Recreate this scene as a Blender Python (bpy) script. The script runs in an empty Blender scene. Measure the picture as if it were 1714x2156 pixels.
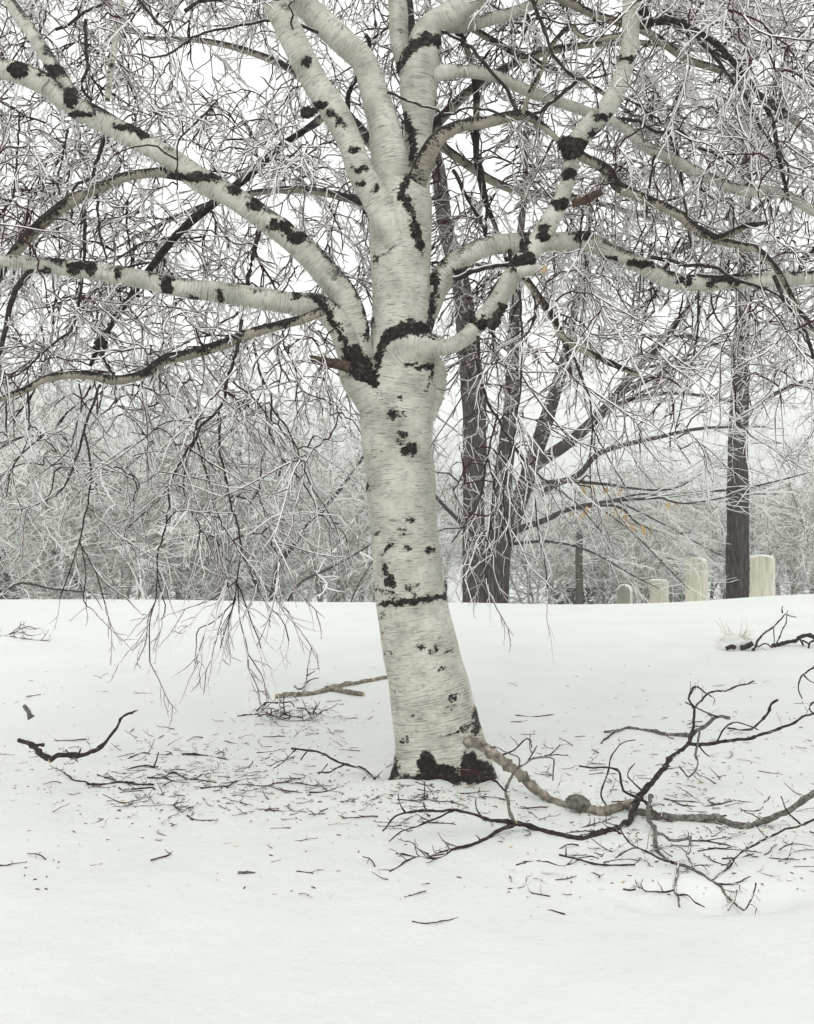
import bpy, math, random
import numpy as np
from mathutils import Vector, noise, kdtree

rng = np.random.RandomState(11)
random.seed(11)
R = math.radians

# ---------------------------------------------------------------- camera, sky, sun, exposure
H = 1.686                 # eye height above the snow at the birch
DC = 7.2                  # metres from the lens to the birch
F = 2400.0                # focal length in pixels of a 1714 px wide picture
scene = bpy.context.scene
cam_d = bpy.data.cameras.new('camera')
cam = bpy.data.objects.new('camera', cam_d)
scene.collection.objects.link(cam)
cam.location = (0, -DC, H)
cam.rotation_euler = (R(90), 0, 0)
cam_d.sensor_fit = 'HORIZONTAL'
cam_d.sensor_width = 36.0
cam_d.lens = 36.0 * F / 1714.0
cam_d.clip_end = 1500
cam_d.clip_start = 0.05
scene.camera = cam

world = bpy.data.worlds.new('World')
scene.world = world
world.use_nodes = True
wn = world.node_tree
wn.nodes.clear()
w_out = wn.nodes.new('ShaderNodeOutputWorld')
w_bg = wn.nodes.new('ShaderNodeBackground')
sky = wn.nodes.new('ShaderNodeTexSky')
sky.sky_type = 'NISHITA'
sky.sun_disc = False
sky.sun_elevation = R(48)
sky.sun_rotation = R(200)
sky.air_density = 1.0
sky.dust_density = 4.0
hs = wn.nodes.new('ShaderNodeHueSaturation')
hs.inputs['Saturation'].default_value = 0.12
cloud = wn.nodes.new('ShaderNodeMixRGB')          # even overcast veil over the clear sky
cloud.inputs[0].default_value = 0.88
cloud.inputs[2].default_value = (12.2, 12.4, 12.1, 1)
wn.links.new(sky.outputs[0], hs.inputs['Color'])
wn.links.new(hs.outputs[0], cloud.inputs[1])
wn.links.new(cloud.outputs[0], w_bg.inputs[0])
w_bg.inputs[1].default_value = 0.10
wn.links.new(w_bg.outputs[0], w_out.inputs[0])

sun_d = bpy.data.lights.new('sun', 'SUN')
sun_d.energy = 0.7
sun_d.angle = R(35)
sun_d.color = (1.0, 0.97, 0.93)
sun = bpy.data.objects.new('sun', sun_d)
scene.collection.objects.link(sun)
sun.rotation_euler = (R(42), 0, R(-20))

vs = scene.view_settings
vs.view_transform = 'Standard'
vs.look = 'None'
vs.gamma = 1.0
vs.exposure = 0.10
vs.use_curve_mapping = False
cy = scene.cycles
cy.max_bounces = 8
cy.diffuse_bounces = 6
cy.glossy_bounces = 2
cy.transmission_bounces = 4
cy.transparent_max_bounces = 12
cy.volume_bounces = 0
cy.use_denoising = True

# ---------------------------------------------------------------- helpers
col = scene.collection

def P(px, py, Y):
    """point at depth Y (metres behind the birch) along the ray of picture position px, py"""
    d = Y + DC
    return np.array([(px - 857.0) / F * d, Y, H - (py - 1078.0) / F * d])

def proj(V):
    V = np.asarray(V)
    d = np.maximum(V[..., 1] + DC, 0.05)
    return 857 + F * V[..., 0] / d, 1078 - F * (V[..., 2] - H) / d

def tag(o, label=None, cat=None, group=None, kind=None):
    if label: o['label'] = label
    if cat: o['category'] = cat
    if group: o['group'] = group
    if kind: o['kind'] = kind
    return o

def empty(name, loc=(0, 0, 0)):
    o = bpy.data.objects.new(name, None)
    o.location = loc
    o.empty_display_size = 0.2
    col.objects.link(o)
    return o

def mesh_data(name, V, Q, mats, M=None, T=None, smooth=True, attrs=None, uv=None):
    me = bpy.data.meshes.new(name)
    V = np.ascontiguousarray(V, dtype=np.float32)
    Q = np.asarray(Q, dtype=np.int32).reshape(-1, 4)
    nq = len(Q)
    T = np.asarray(T, dtype=np.int32).reshape(-1, 3) if T is not None else np.zeros((0, 3), np.int32)
    nt = len(T)
    me.vertices.add(len(V))
    me.vertices.foreach_set('co', V.ravel())
    loops = np.concatenate([Q.ravel(), T.ravel()]).astype(np.int32)
    me.loops.add(len(loops))
    me.loops.foreach_set('vertex_index', loops)
    me.polygons.add(nq + nt)
    st = np.concatenate([np.arange(nq) * 4, nq * 4 + np.arange(nt) * 3]).astype(np.int32)
    me.polygons.foreach_set('loop_start', st)
    if M is not None:
        me.polygons.foreach_set('material_index', np.asarray(M, dtype=np.int32))
    me.polygons.foreach_set('use_smooth', np.full(nq + nt, smooth, dtype=bool))
    for m in mats:
        me.materials.append(m)
    if attrs:
        for k, a in attrs.items():
            at = me.attributes.new(k, 'FLOAT', 'POINT')
            at.data.foreach_set('value', np.asarray(a, dtype=np.float32))
    if uv is not None:
        at = me.attributes.new('bark_uv', 'FLOAT2', 'CORNER')
        at.data.foreach_set('vector', np.asarray(uv, dtype=np.float32).ravel())
    me.update(calc_edges=True)
    me.validate()
    return me

def link(name, me, parent=None, loc=None):
    o = bpy.data.objects.new(name, me)
    col.objects.link(o)
    if parent is not None:
        o.parent = parent
    if loc is not None:
        o.location = loc
    return o

def nrm(v):
    v = np.asarray(v, float)
    return v / np.maximum(np.linalg.norm(v, axis=-1, keepdims=True), 1e-9)

def spline(ctrl, step):
    """Catmull-Rom through control rows (any number of columns, the first three are x y z)"""
    C = np.asarray(ctrl, float)
    if len(C) == 2:
        n = max(2, int(np.linalg.norm(C[1, :3] - C[0, :3]) / step) + 1)
        t = np.linspace(0, 1, n)[:, None]
        return C[0] * (1 - t) + C[1] * t
    E = np.vstack([2 * C[0] - C[1], C, 2 * C[-1] - C[-2]])
    out = []
    for i in range(1, len(E) - 2):
        p0, p1, p2, p3 = E[i - 1], E[i], E[i + 1], E[i + 2]
        n = max(1, int(round(np.linalg.norm(p2[:3] - p1[:3]) / step)))
        t = (np.arange(n) / n)[:, None]
        out.append(0.5 * (2 * p1 + (p2 - p0) * t + (2 * p0 - 5 * p1 + 4 * p2 - p3) * t ** 2 + (-p0 + 3 * p1 - 3 * p2 + p3) * t ** 3))
    out.append(C[-1:])
    return np.vstack(out)

def tangents(Pn):
    t = np.empty_like(Pn)
    t[1:-1] = Pn[2:] - Pn[:-2]
    t[0] = Pn[1] - Pn[0]
    t[-1] = Pn[-1] - Pn[-2]
    return nrm(t)

def tube(Pn, rad, sides, ref=(0, 0, 1), phase=0.0):
    """swept tube; the ring starts at the side that faces ref. Returns V, Q, side index per face"""
    Pn = np.asarray(Pn, float)
    rad = np.broadcast_to(np.asarray(rad, float), (len(Pn),))
    t = tangents(Pn)
    ref = np.asarray(ref, float)
    b = np.cross(t, ref)
    ln = np.linalg.norm(b, axis=1)
    bad = ln < 0.12
    if bad.any():
        alt = np.cross(t, ref + np.array([0.53, 0.31, 0.0]))
        b[bad] = alt[bad]
    b = nrm(b)
    u = np.cross(b, t)
    a = phase + 2 * np.pi * np.arange(sides) / sides
    ring = u[:, None, :] * np.cos(a)[None, :, None] + b[:, None, :] * np.sin(a)[None, :, None]
    V = (Pn[:, None, :] + ring * rad[:, None, None]).reshape(-1, 3)
    n = len(Pn)
    i = np.arange(n - 1)[:, None] * sides
    j = np.arange(sides)[None, :]
    k = (j + 1) % sides
    Q = np.stack([i + j, i + k, i + sides + k, i + sides + j], -1).reshape(-1, 4)
    S = np.tile(np.arange(sides), n - 1)
    return V, Q, S

# cross-section of an iced twig: ice above and below, dark twig showing at the sides
ICE_PROF = np.array([(0, 1.05), (0.66, 0.36), (0.50, -0.56), (-0.50, -0.56), (-0.66, 0.36)])
ICE_SIDE = np.array([0, 1, 0, 1, 0])
def prof_tube(Pn, rad, prof, ref=(0, 0, 1)):
    Pn = np.asarray(Pn, float); rad = np.broadcast_to(np.asarray(rad, float), (len(Pn),))
    t = tangents(Pn); ref = np.asarray(ref, float)
    b = np.cross(t, ref); bad = np.linalg.norm(b, axis=1) < 0.12
    if bad.any(): b[bad] = np.cross(t, ref + np.array([0.53, 0.31, 0.0]))[bad]
    b = nrm(b); u = np.cross(b, t)
    V = (Pn[:, None, :] + (b[:, None, :] * prof[None, :, :1] + u[:, None, :] * prof[None, :, 1:]) * rad[:, None, None]).reshape(-1, 3)
    n, sides = len(Pn), len(prof)
    i = np.arange(n - 1)[:, None] * sides; j = np.arange(sides)[None, :]; k = (j + 1) % sides
    Q = np.stack([i + k, i + j, i + sides + j, i + sides + k], -1).reshape(-1, 4)
    return V, Q, np.tile(np.arange(sides), n - 1)

def up_faces(V, Q, lim):
    a, b, c = V[Q[:, 0]], V[Q[:, 1]], V[Q[:, 3]]
    n = nrm(np.cross(b - a, c - a))
    return n[:, 2] > lim

class Batch:
    def __init__(self):
        self.V, self.Q, self.M, self.n = [], [], [], 0
    def add(self, V, Q, M):
        self.V.append(V); self.Q.append(Q + self.n); self.M.append(M); self.n += len(V)
    def tris(self):
        return 2 * sum(len(q) for q in self.Q)
    def data(self, name, mats, smooth=True):
        if not self.V:
            return None
        return mesh_data(name, np.vstack(self.V), np.vstack(self.Q), mats, np.concatenate(self.M), smooth=smooth)

# ---------------------------------------------------------------- ground shape
_cx = (np.array([-900, 0, 300, 600, 1000, 1200, 1400, 1550, 1714, 2200]) - 857.0) / F * 18.2
_cz = H - (np.array([1272, 1273, 1273, 1279, 1280, 1285, 1283, 1277, 1263, 1246]) - 1078.0) / F * 18.2
_du = np.array([0, 1, 2, 4, 7, 10, 14, 20, 30, 50, 80, 400.0])
_dz = np.array([0, .015, .06, .3, .75, 1.15, 1.6, 2.25, 3.1, 4.4, 5.8, 5.8])
PIT = (1.33, -2.22)

def _smoothinterp(x, xs, ys, w):
    return (np.interp(x - w, xs, ys) + 2 * np.interp(x, xs, ys) + np.interp(x + w, xs, ys)) / 4

def ground(x, y):
    x = np.asarray(x, float); y = np.asarray(y, float)
    zc = _smoothinterp(x, _cx, _cz, 0.5)
    t = np.clip((y + 2.5) / 13.5, 0, 1)
    z = zc * t * t * (3 - 2 * t)
    z = z - _smoothinterp(np.maximum(y - 11, 0), _du, _dz, 0.5) * (y > 11)
    near = np.exp(-np.maximum(np.abs(y) - 6, 0) ** 2 / 20)
    z = z + near * (0.012 * np.sin(1.7 * x + 0.8 * y + 1) + 0.010 * np.sin(2.9 * y - 1.1 * x) + 0.006 * np.sin(4.7 * x - 3.1 * y))
    # hollow under the tips of the fallen limb
    q = ((x - PIT[0]) / 0.34) ** 2 + ((y - PIT[1]) / 0.17) ** 2
    z = z - 0.125 * np.exp(-q ** 2)
    # slight lip of snow round the birch foot
    r = np.hypot(x - 0.22, y)
    th = np.arctan2(y, x - 0.22)
    z = z + 0.025 * np.exp(-((r - 0.55) / 0.25) ** 2) + np.exp(-((r - 0.30) / 0.13) ** 2) * (0.012 + 0.022 * np.sin(3 * th + 1.0) + 0.012 * np.sin(7 * th))
    return z

def G(px, py, lift=0.0):
    """where the ray of a picture position meets the snow"""
    lo, hi = 2.0, 18.0
    def f(d):
        x = (px - 857.0) / F * d
        return H - (py - 1078.0) / F * d - float(ground(x, d - DC)) - lift
    ds = np.linspace(lo, hi, 60)
    xs = (px - 857.0) / F * ds
    fv = H - (py - 1078.0) / F * ds - ground(xs, ds - DC) - lift
    k = np.where(fv < 0)[0]
    if len(k) == 0:
        d = hi
    else:
        hi2 = ds[k[0]]; lo2 = ds[max(k[0] - 1, 0)]
        for _ in range(18):
            m = 0.5 * (lo2 + hi2)
            if f(m) > 0: lo2 = m
            else: hi2 = m
        d = 0.5 * (lo2 + hi2)
    return np.array([(px - 857.0) / F * d, d - DC, H - (py - 1078.0) / F * d])

# ---------------------------------------------------------------- materials
def new_mat(name):
    m = bpy.data.materials.new(name)
    m.use_nodes = True
    nt = m.node_tree
    b = nt.nodes['Principled BSDF']
    return m, nt, b

def N(nt, kind, **kw):
    n = nt.nodes.new(kind)
    for k, v in kw.items():
        setattr(n, k, v)
    return n

def ramp(nt, fac, stops):
    r = N(nt, 'ShaderNodeValToRGB')
    el = r.color_ramp.elements
    while len(el) < len(stops):
        el.new(0.5)
    for e, (p, c) in zip(el, stops):
        e.position = p
        e.color = c if len(c) == 4 else (*c, 1)
    nt.links.new(fac, r.inputs[0])
    return r.outputs[0]

def math_n(nt, op, a, b=None, c=None, clamp=False):
    n = N(nt, 'ShaderNodeMath', operation=op, use_clamp=clamp)
    for i, v in enumerate((a, b, c)):
        if v is None: continue
        if isinstance(v, (int, float)): n.inputs[i].default_value = v
        else: nt.links.new(v, n.inputs[i])
    return n.outputs[0]

def noise_n(nt, vec, scale, detail=3, rough=0.55):
    n = N(nt, 'ShaderNodeTexNoise')
    n.inputs['Scale'].default_value = scale
    n.inputs['Detail'].default_value = detail
    n.inputs['Roughness'].default_value = rough
    if vec is not None: nt.links.new(vec, n.inputs['Vector'])
    return n.outputs['Fac']

def mix_rgb(nt, fac, a, b, mode='MIX'):
    n = N(nt, 'ShaderNodeMixRGB', blend_type=mode)
    for i, v in enumerate((fac, a, b)):
        if isinstance(v, (int, float)): n.inputs[i].default_value = v
        elif isinstance(v, tuple): n.inputs[i].default_value = v if len(v) == 4 else (*v, 1)
        else: nt.links.new(v, n.inputs[i])
    return n.outputs[0]

def mapping(nt, vec, scale):
    m = N(nt, 'ShaderNodeMapping')
    m.inputs['Scale'].default_value = scale
    nt.links.new(vec, m.inputs['Vector'])
    return m.outputs[0]

def bump(nt, b, height, strength, dist):
    n = N(nt, 'ShaderNodeBump')
    n.inputs['Strength'].default_value = strength
    n.inputs['Distance'].default_value = dist
    nt.links.new(height, n.inputs['Height'])
    nt.links.new(n.outputs[0], b.inputs['Normal'])

def mat_snow():
    m, nt, b = new_mat('snow')
    geo = N(nt, 'ShaderNodeNewGeometry').outputs['Position']
    n1 = noise_n(nt, geo, 1.3, 4)
    c = ramp(nt, n1, [(0.3, (0.70, 0.715, 0.695)), (0.7, (0.755, 0.768, 0.748))])
    nt.links.new(c, b.inputs['Base Color'])
    b.inputs['Roughness'].default_value = 0.55
    b.inputs['Specular IOR Level'].default_value = 0.35
    n2 = noise_n(nt, geo, 38, 6, 0.7)
    n3 = noise_n(nt, geo, 6, 3, 0.5)
    h = math_n(nt, 'ADD', math_n(nt, 'MULTIPLY', n2, 0.35), n3)
    bump(nt, b, h, 0.55, 0.03)
    return m

def mat_bark(name='birch_bark', tone=(1, 1, 1), lstr=0.62):
    """white birch bark: fine cross-wise lenticels, black rough plates where the dark attribute is high"""
    m, nt, b = new_mat(name)
    uv = N(nt, 'ShaderNodeAttribute', attribute_name='bark_uv').outputs['Vector']
    geo = N(nt, 'ShaderNodeNewGeometry').outputs['Position']
    dark = N(nt, 'ShaderNodeAttribute', attribute_name='dark').outputs['Fac']
    base = ramp(nt, noise_n(nt, geo, 5.5, 4), [(0.30, (0.36, 0.355, 0.31)), (0.50, (0.51, 0.50, 0.44)), (0.72, (0.64, 0.625, 0.56))])
    warm = ramp(nt, noise_n(nt, mapping(nt, uv, (9, 14, 1)), 1.0, 3), [(0.60, (0, 0, 0)), (0.72, (1, 1, 1))])
    base = mix_rgb(nt, math_n(nt, 'MULTIPLY', warm, 0.35), base, (0.56, 0.46, 0.33))
    grey = ramp(nt, noise_n(nt, mapping(nt, uv, (15, 19, 1)), 1.0, 6, 0.72), [(0.53, (0, 0, 0)), (0.70, (1, 1, 1))])
    base = mix_rgb(nt, math_n(nt, 'MULTIPLY', grey, 0.7), base, (0.23, 0.23, 0.205))
    # lenticels
    len1 = noise_n(nt, mapping(nt, uv, (10, 150, 1)), 1.0, 1, 0.4)
    len2 = noise_n(nt, mapping(nt, uv, (24, 230, 1)), 1.0, 1, 0.4)
    patchy = noise_n(nt, mapping(nt, uv, (5, 9, 1)), 1.0, 3)
    l1 = ramp(nt, math_n(nt, 'ADD', len1, math_n(nt, 'MULTIPLY', patchy, 0.30)), [(0.765, (0, 0, 0)), (0.80, (1, 1, 1))])
    l2 = ramp(nt, math_n(nt, 'ADD', len2, math_n(nt, 'MULTIPLY', patchy, 0.25)), [(0.745, (0, 0, 0)), (0.785, (1, 1, 1))])
    sz = N(nt, 'ShaderNodeSeparateXYZ'); nt.links.new(geo, sz.inputs[0])
    foot = math_n(nt, 'MULTIPLY_ADD', sz.outputs[2], -0.5, 0.62, clamp=True)
    l3 = ramp(nt, math_n(nt, 'ADD', noise_n(nt, mapping(nt, uv, (5, 95, 1)), 1.0, 3, 0.6), math_n(nt, 'MULTIPLY', foot, 0.15)), [(0.62, (0, 0, 0)), (0.70, (1, 1, 1))])
    l1 = math_n(nt, 'MAXIMUM', l1, math_n(nt, 'MULTIPLY', l3, math_n(nt, 'MULTIPLY', foot, 1.6)))
    lent = math_n(nt, 'MAXIMUM', l1, math_n(nt, 'MULTIPLY', l2, 0.7), clamp=True)
    base = mix_rgb(nt, math_n(nt, 'MULTIPLY', lent, lstr), base, (0.10, 0.072, 0.055))
    if tone != (1, 1, 1):
        base = mix_rgb(nt, 1.0, base, tone, 'MULTIPLY')
    crack = ramp(nt, noise_n(nt, mapping(nt, uv, (7, 34, 1)), 1.0, 4, 0.6), [(0.655, (0, 0, 0)), (0.70, (1, 1, 1))])
    base = mix_rgb(nt, math_n(nt, 'MULTIPLY', crack, 0.7), base, (0.075, 0.06, 0.05))
    speck = ramp(nt, noise_n(nt, geo, 150, 2, 0.5), [(0.66, (0, 0, 0)), (0.72, (1, 1, 1))])
    base = mix_rgb(nt, math_n(nt, 'MULTIPLY', speck, 0.65), base, (0.08, 0.065, 0.055))
    # black plates
    rag = noise_n(nt, geo, 55, 6, 0.75)
    rag2 = noise_n(nt, mapping(nt, uv, (28, 75, 1)), 1.0, 5, 0.7)
    val = math_n(nt, 'ADD', dark, math_n(nt, 'ADD', math_n(nt, 'MULTIPLY_ADD', rag, 2.0, -1.0), math_n(nt, 'MULTIPLY_ADD', rag2, 1.5, -0.75)))
    lat = N(nt, 'ShaderNodeAttribute', attribute_name='lichen').outputs['Fac']
    lval = math_n(nt, 'ADD', lat, math_n(nt, 'ADD', math_n(nt, 'MULTIPLY_ADD', rag, 1.6, -0.8), math_n(nt, 'MULTIPLY_ADD', rag2, 0.9, -0.45)))
    lmask = ramp(nt, lval, [(0.42, (0, 0, 0)), (0.66, (1, 1, 1))])
    base = mix_rgb(nt, math_n(nt, 'MULTIPLY', lmask, 0.85), base, (0.105, 0.105, 0.092))
    msk = ramp(nt, val, [(0.48, (0, 0, 0)), (0.62, (1, 1, 1))])
    blk = ramp(nt, noise_n(nt, geo, 40, 4), [(0.36, (0.006, 0.004, 0.004)), (0.56, (0.022, 0.014, 0.012)), (0.72, (0.085, 0.075, 0.068))])
    colr = mix_rgb(nt, msk, base, blk)
    nt.links.new(colr, b.inputs['Base Color'])
    nt.links.new(ramp(nt, msk, [(0, (0.42,) * 3), (1, (0.75,) * 3)]), b.inputs['Roughness'])
    b.inputs['Specular IOR Level'].default_value = 0.15
    b.inputs['Coat Weight'].default_value = 0.08
    b.inputs['Coat Roughness'].default_value = 0.18
    h = math_n(nt, 'ADD', math_n(nt, 'MULTIPLY', msk, math_n(nt, 'MULTIPLY_ADD', noise_n(nt, geo, 90, 4), 1.6, 0.3)),
               math_n(nt, 'ADD', math_n(nt, 'MULTIPLY', lent, -0.12), math_n(nt, 'MULTIPLY', grey, 0.1)))
    bump(nt, b, h, 0.7, 0.008)
    return m

def mat_plain(name, cols, scale, rough, bstr=0.4, bdist=0.004, stretch=None, spec=0.4):
    m, nt, b = new_mat(name)
    geo = N(nt, 'ShaderNodeNewGeometry').outputs['Position']
    v = mapping(nt, geo, stretch) if stretch else geo
    n1 = noise_n(nt, v, scale, 4, 0.6)
    k = len(cols)
    c = ramp(nt, n1, [(0.3 + 0.4 * i / max(k - 1, 1), cc) for i, cc in enumerate(cols)])
    nt.links.new(c, b.inputs['Base Color'])
    b.inputs['Roughness'].default_value = rough
    b.inputs['Specular IOR Level'].default_value = spec
    if bstr: bump(nt, b, n1, bstr, bdist)
    return m

def mat_ice(name, colr, rough=0.25, trans=0.45):
    """white glaze of ice: reflects and lets light through"""
    m, nt, b = new_mat(name)
    out = nt.nodes['Material Output']
    b.inputs['Base Color'].default_value = (*colr, 1)
    b.inputs['Roughness'].default_value = rough
    b.inputs['Specular IOR Level'].default_value = 0.5
    tr = N(nt, 'ShaderNodeBsdfTranslucent')
    tr.inputs['Color'].default_value = (*colr, 1)
    mx = N(nt, 'ShaderNodeMixShader')
    mx.inputs[0].default_value = trans
    nt.links.new(b.outputs[0], mx.inputs[1]); nt.links.new(tr.outputs[0], mx.inputs[2])
    nt.links.new(mx.outputs[0], out.inputs[0])
    return m

def mat_icicle():
    m, nt, b = new_mat('icicle_ice')
    out = nt.nodes['Material Output']
    b.inputs['Base Color'].default_value = (0.86, 0.88, 0.87, 1)
    b.inputs['Roughness'].default_value = 0.08
    tp = N(nt, 'ShaderNodeBsdfTransparent')
    tp.inputs['Color'].default_value = (0.93, 0.95, 0.95, 1)
    mx = N(nt, 'ShaderNodeMixShader')
    mx.inputs[0].default_value = 0.38
    nt.links.new(b.outputs[0], mx.inputs[1]); nt.links.new(tp.outputs[0], mx.inputs[2])
    nt.links.new(mx.outputs[0], out.inputs[0])
    return m

M_SNOW = mat_snow()
M_BARK = mat_bark()
M_LIMB = mat_bark('birch_limb_bark', (1, 1, 1), 0.55)
M_YOUNG = mat_bark('young_birch_bark', (0.58, 0.54, 0.49), 0.35)
M_TWIG = mat_plain('twig_bark', [(0.022, 0.006, 0.007), (0.060, 0.018, 0.020)], 60, 0.6, 0.2, spec=0.12)
M_ICE = mat_ice('twig_ice', (0.93, 0.90, 0.895), 0.3, 0.12)
M_BRANCH = mat_plain('dark_branch_bark', [(0.012, 0.008, 0.007), (0.030, 0.021, 0.018), (0.085, 0.075, 0.065)], 38, 0.75, 0.6, 0.006, spec=0.15)
M_ICICLE = mat_icicle()
M_WOOD = mat_plain('broken_wood', [(0.018, 0.010, 0.008), (0.05, 0.028, 0.02), (0.14, 0.085, 0.058)], 45, 0.7, 0.6, 0.004)
M_CUT = mat_plain('cut_wood', [(0.42, 0.30, 0.16), (0.60, 0.46, 0.27)], 60, 0.6, 0.3)
M_DEADBARK = mat_plain('fallen_bark', [(0.05, 0.042, 0.036), (0.19, 0.165, 0.13), (0.40, 0.37, 0.30)], 26, 0.65, 0.7, 0.006)
M_LICHEN = mat_plain('lichen_bark', [(0.035, 0.03, 0.027), (0.12, 0.115, 0.10), (0.27, 0.265, 0.235)], 45, 0.8, 0.8, 0.008)
M_FARBARK = mat_plain('dark_tree_bark', [(0.012, 0.009, 0.008), (0.045, 0.035, 0.032), (0.14, 0.12, 0.112)], 4, 0.9, 1.0, 0.06, (7, 7, 0.8), spec=0.12)
M_FARTWIG = mat_plain('far_twig_bark', [(0.06, 0.05, 0.04), (0.13, 0.115, 0.09)], 3, 0.8, 0)
M_FROST = mat_plain('rime_frost', [(0.86, 0.87, 0.84), (0.93, 0.935, 0.92)], 1.5, 0.6, 0)
M_GREYTWIG = mat_plain('grey_brush_bark', [(0.20, 0.195, 0.165), (0.38, 0.37, 0.33)], 1.2, 0.8, 0)
M_LEAF = mat_plain('dry_leaf', [(0.46, 0.30, 0.11), (0.60, 0.44, 0.20)], 9, 0.6, 0)
M_GRASS = mat_plain('dry_grass', [(0.55, 0.50, 0.38), (0.74, 0.71, 0.62)], 25, 0.6, 0)
M_NEEDLE = mat_plain('spruce_needles', [(0.02, 0.028, 0.03), (0.05, 0.062, 0.06)], 4, 0.8, 0)
M_POST = mat_plain('weathered_post', [(0.045, 0.04, 0.033), (0.12, 0.112, 0.092)], 5, 0.85, 0.4, 0.01, (8, 8, 0.6))

def mat_marble(name, a, b2, streak):
    m, nt, b = new_mat(name)
    tc = N(nt, 'ShaderNodeTexCoord').outputs['Object']
    n1 = noise_n(nt, mapping(nt, tc, (26, 26, 1.6)), 1.0, 5, 0.6)
    n2 = noise_n(nt, mapping(nt, tc, (7, 7, 1.0)), 1.0, 3)
    c = mix_rgb(nt, ramp(nt, n2, [(0.35, (0, 0, 0)), (0.65, (1, 1, 1))]), a, b2)
    s = ramp(nt, n1, [(0.50, (0, 0, 0)), (0.66, (1, 1, 1))])
    c = mix_rgb(nt, math_n(nt, 'MULTIPLY', s, 0.6), c, streak)
    nt.links.new(c, b.inputs['Base Color'])
    b.inputs['Roughness'].default_value = 0.75
    bump(nt, b, n1, 0.3, 0.01)
    return m

# ---------------------------------------------------------------- snow ground
def graded(a, b, fine, coarse_growth):
    """grid lines: fine spacing inside [a, b]"""
    return np.arange(a, b + fine / 2, fine)

def build_ground():
    xs = list(np.arange(-3.2, 3.2001, 0.05))
    s = 0.05
    while xs[-1] < 140:
        xs.append(xs[-1] + s); s *= 1.13
    s = 0.05
    left = [-3.2]
    while left[-1] > -140:
        left.append(left[-1] - s); s *= 1.13
    xs = np.array(sorted(set(left[1:]) | set(xs)))
    ys = list(np.arange(-4.5, 2.0001, 0.05))
    s = 0.05
    while ys[-1] < 12: ys.append(ys[-1] + s); s = min(s * 1.04, 0.25)
    while ys[-1] < 240: ys.append(ys[-1] + s); s *= 1.10
    s = 0.06
    low = [-4.5]
    while low[-1] > -25: low.append(low[-1] - s); s *= 1.15
    ys = np.array(sorted(set(low[1:]) | set(ys)))
    X, Y = np.meshgrid(xs, ys)
    Z = ground(X, Y)
    nx, ny = len(xs), len(ys)
    V = np.stack([X, Y, Z], -1).reshape(-1, 3)
    i, j = np.meshgrid(np.arange(ny - 1), np.arange(nx - 1), indexing='ij')
    a = i * nx + j
    Q = np.stack([a, a + 1, a + nx + 1, a + nx], -1).reshape(-1, 4)
    o = link('snow_ground', mesh_data('snow_ground', V, Q, [M_SNOW]))
    tag(o, kind='structure')
build_ground()

# ---------------------------------------------------------------- picture-tracing maps (zoomed views -> picture pixels)
def zmap(ox, oy, k):
    return lambda pts: [(ox + p[0] * k, oy + p[1] * k) + tuple(p[2:]) for p in pts]
Z1 = zmap(0, 0, 0.4193)
Z2 = zmap(574.9, 0, 0.3773)
Z3 = zmap(1067.2, 0, 0.3773)
Z4 = zmap(0, 610.9, 0.4193)
Z6 = zmap(923.5, 574.9, 0.4612)

# dark marks on the birch: (x, y, half width) strokes in picture pixels
MARKS = []
def stroke(pts, v=1.0):
    MARKS.append((np.array([p[:2] for p in pts], float), np.array([p[2] for p in pts], float), v))
def blob(x, y, rx, ry, v=1.0):
    if rx >= ry: stroke([(x - rx + ry, y, ry), (x + rx - ry + .01, y, ry)], v)
    else: stroke([(x, y - ry + rx, rx), (x, y + ry - rx + .01, rx)], v)
for a in [(772, 1027, 9, 9), (863, 1095, 9, 6), (851, 1117, 4, 8), (796, 1123, 7, 5), (860, 1155, 9, 5), (905, 1158, 13, 6),
          (863, 1237, 8, 5), (880, 1232, 3, 6), (872, 1250, 5, 3), (887, 1364, 9, 7), (917, 1365, 7, 7), (906, 1374, 5, 3), (945, 1374, 6, 4),
          (926, 1345, 4, 3), (929, 1405, 9, 6), (955, 1468, 10, 6), (940, 1492, 5, 6), (960, 1487, 4, 4), (868, 1513, 4, 6),
          (848, 876, 5, 5), (846, 913, 9, 7), (862, 948, 15, 12), (844, 836, 4, 4), (863, 767, 13, 5), (893, 774, 16, 7), (926, 830, 8, 12),
          (855, 1560, 6, 4), (845, 1565, 4, 5), (862, 1553, 4, 3), (852, 1550, 3, 4)]:
    blob(*a)
blob(828, 873, 15, 16, 0.78); blob(842, 932, 10, 7, 0.7); blob(839, 1117, 11, 10, 0.42); blob(803, 1297, 10, 14, 0.5)
blob(836, 1456, 18, 4, 0.6); blob(815, 1375, 22, 8, 0.45); blob(1003, 1520, 10, 34, 0.75); blob(806, 1330, 9, 9, 0.4)
stroke([(806, 1170, 4), (814, 1158, 7), (821, 1145, 4)]); stroke([(810, 1192, 6), (814, 1208, 5), (820, 1222, 10), (826, 1240, 6), (827, 1258, 4)])
stroke([(785, 1234, 2.5), (817, 1250, 2.5)]); stroke([(804, 1271, 5), (850, 1268, 6.5), (900, 1261, 7.5), (945, 1254, 8)], 1.1)
stroke([(893, 1590, 9), (900, 1612, 22), (915, 1635, 27)], 1.1); stroke([(930, 1622, 18), (955, 1638, 16)], 1.15)
stroke([(985, 1598, 14), (995, 1620, 28), (1025, 1632, 20)], 1.15); stroke([(960, 1640, 10), (1040, 1642, 10)], 1.0); stroke([(826, 1600, 7), (826, 1640, 14)], 1.0); stroke([(840, 1638, 6), (880, 1640, 7)], 0.9)
stroke([(930, 1552, 3), (975, 1535, 6), (1000, 1520, 8)], 0.7)
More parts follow.
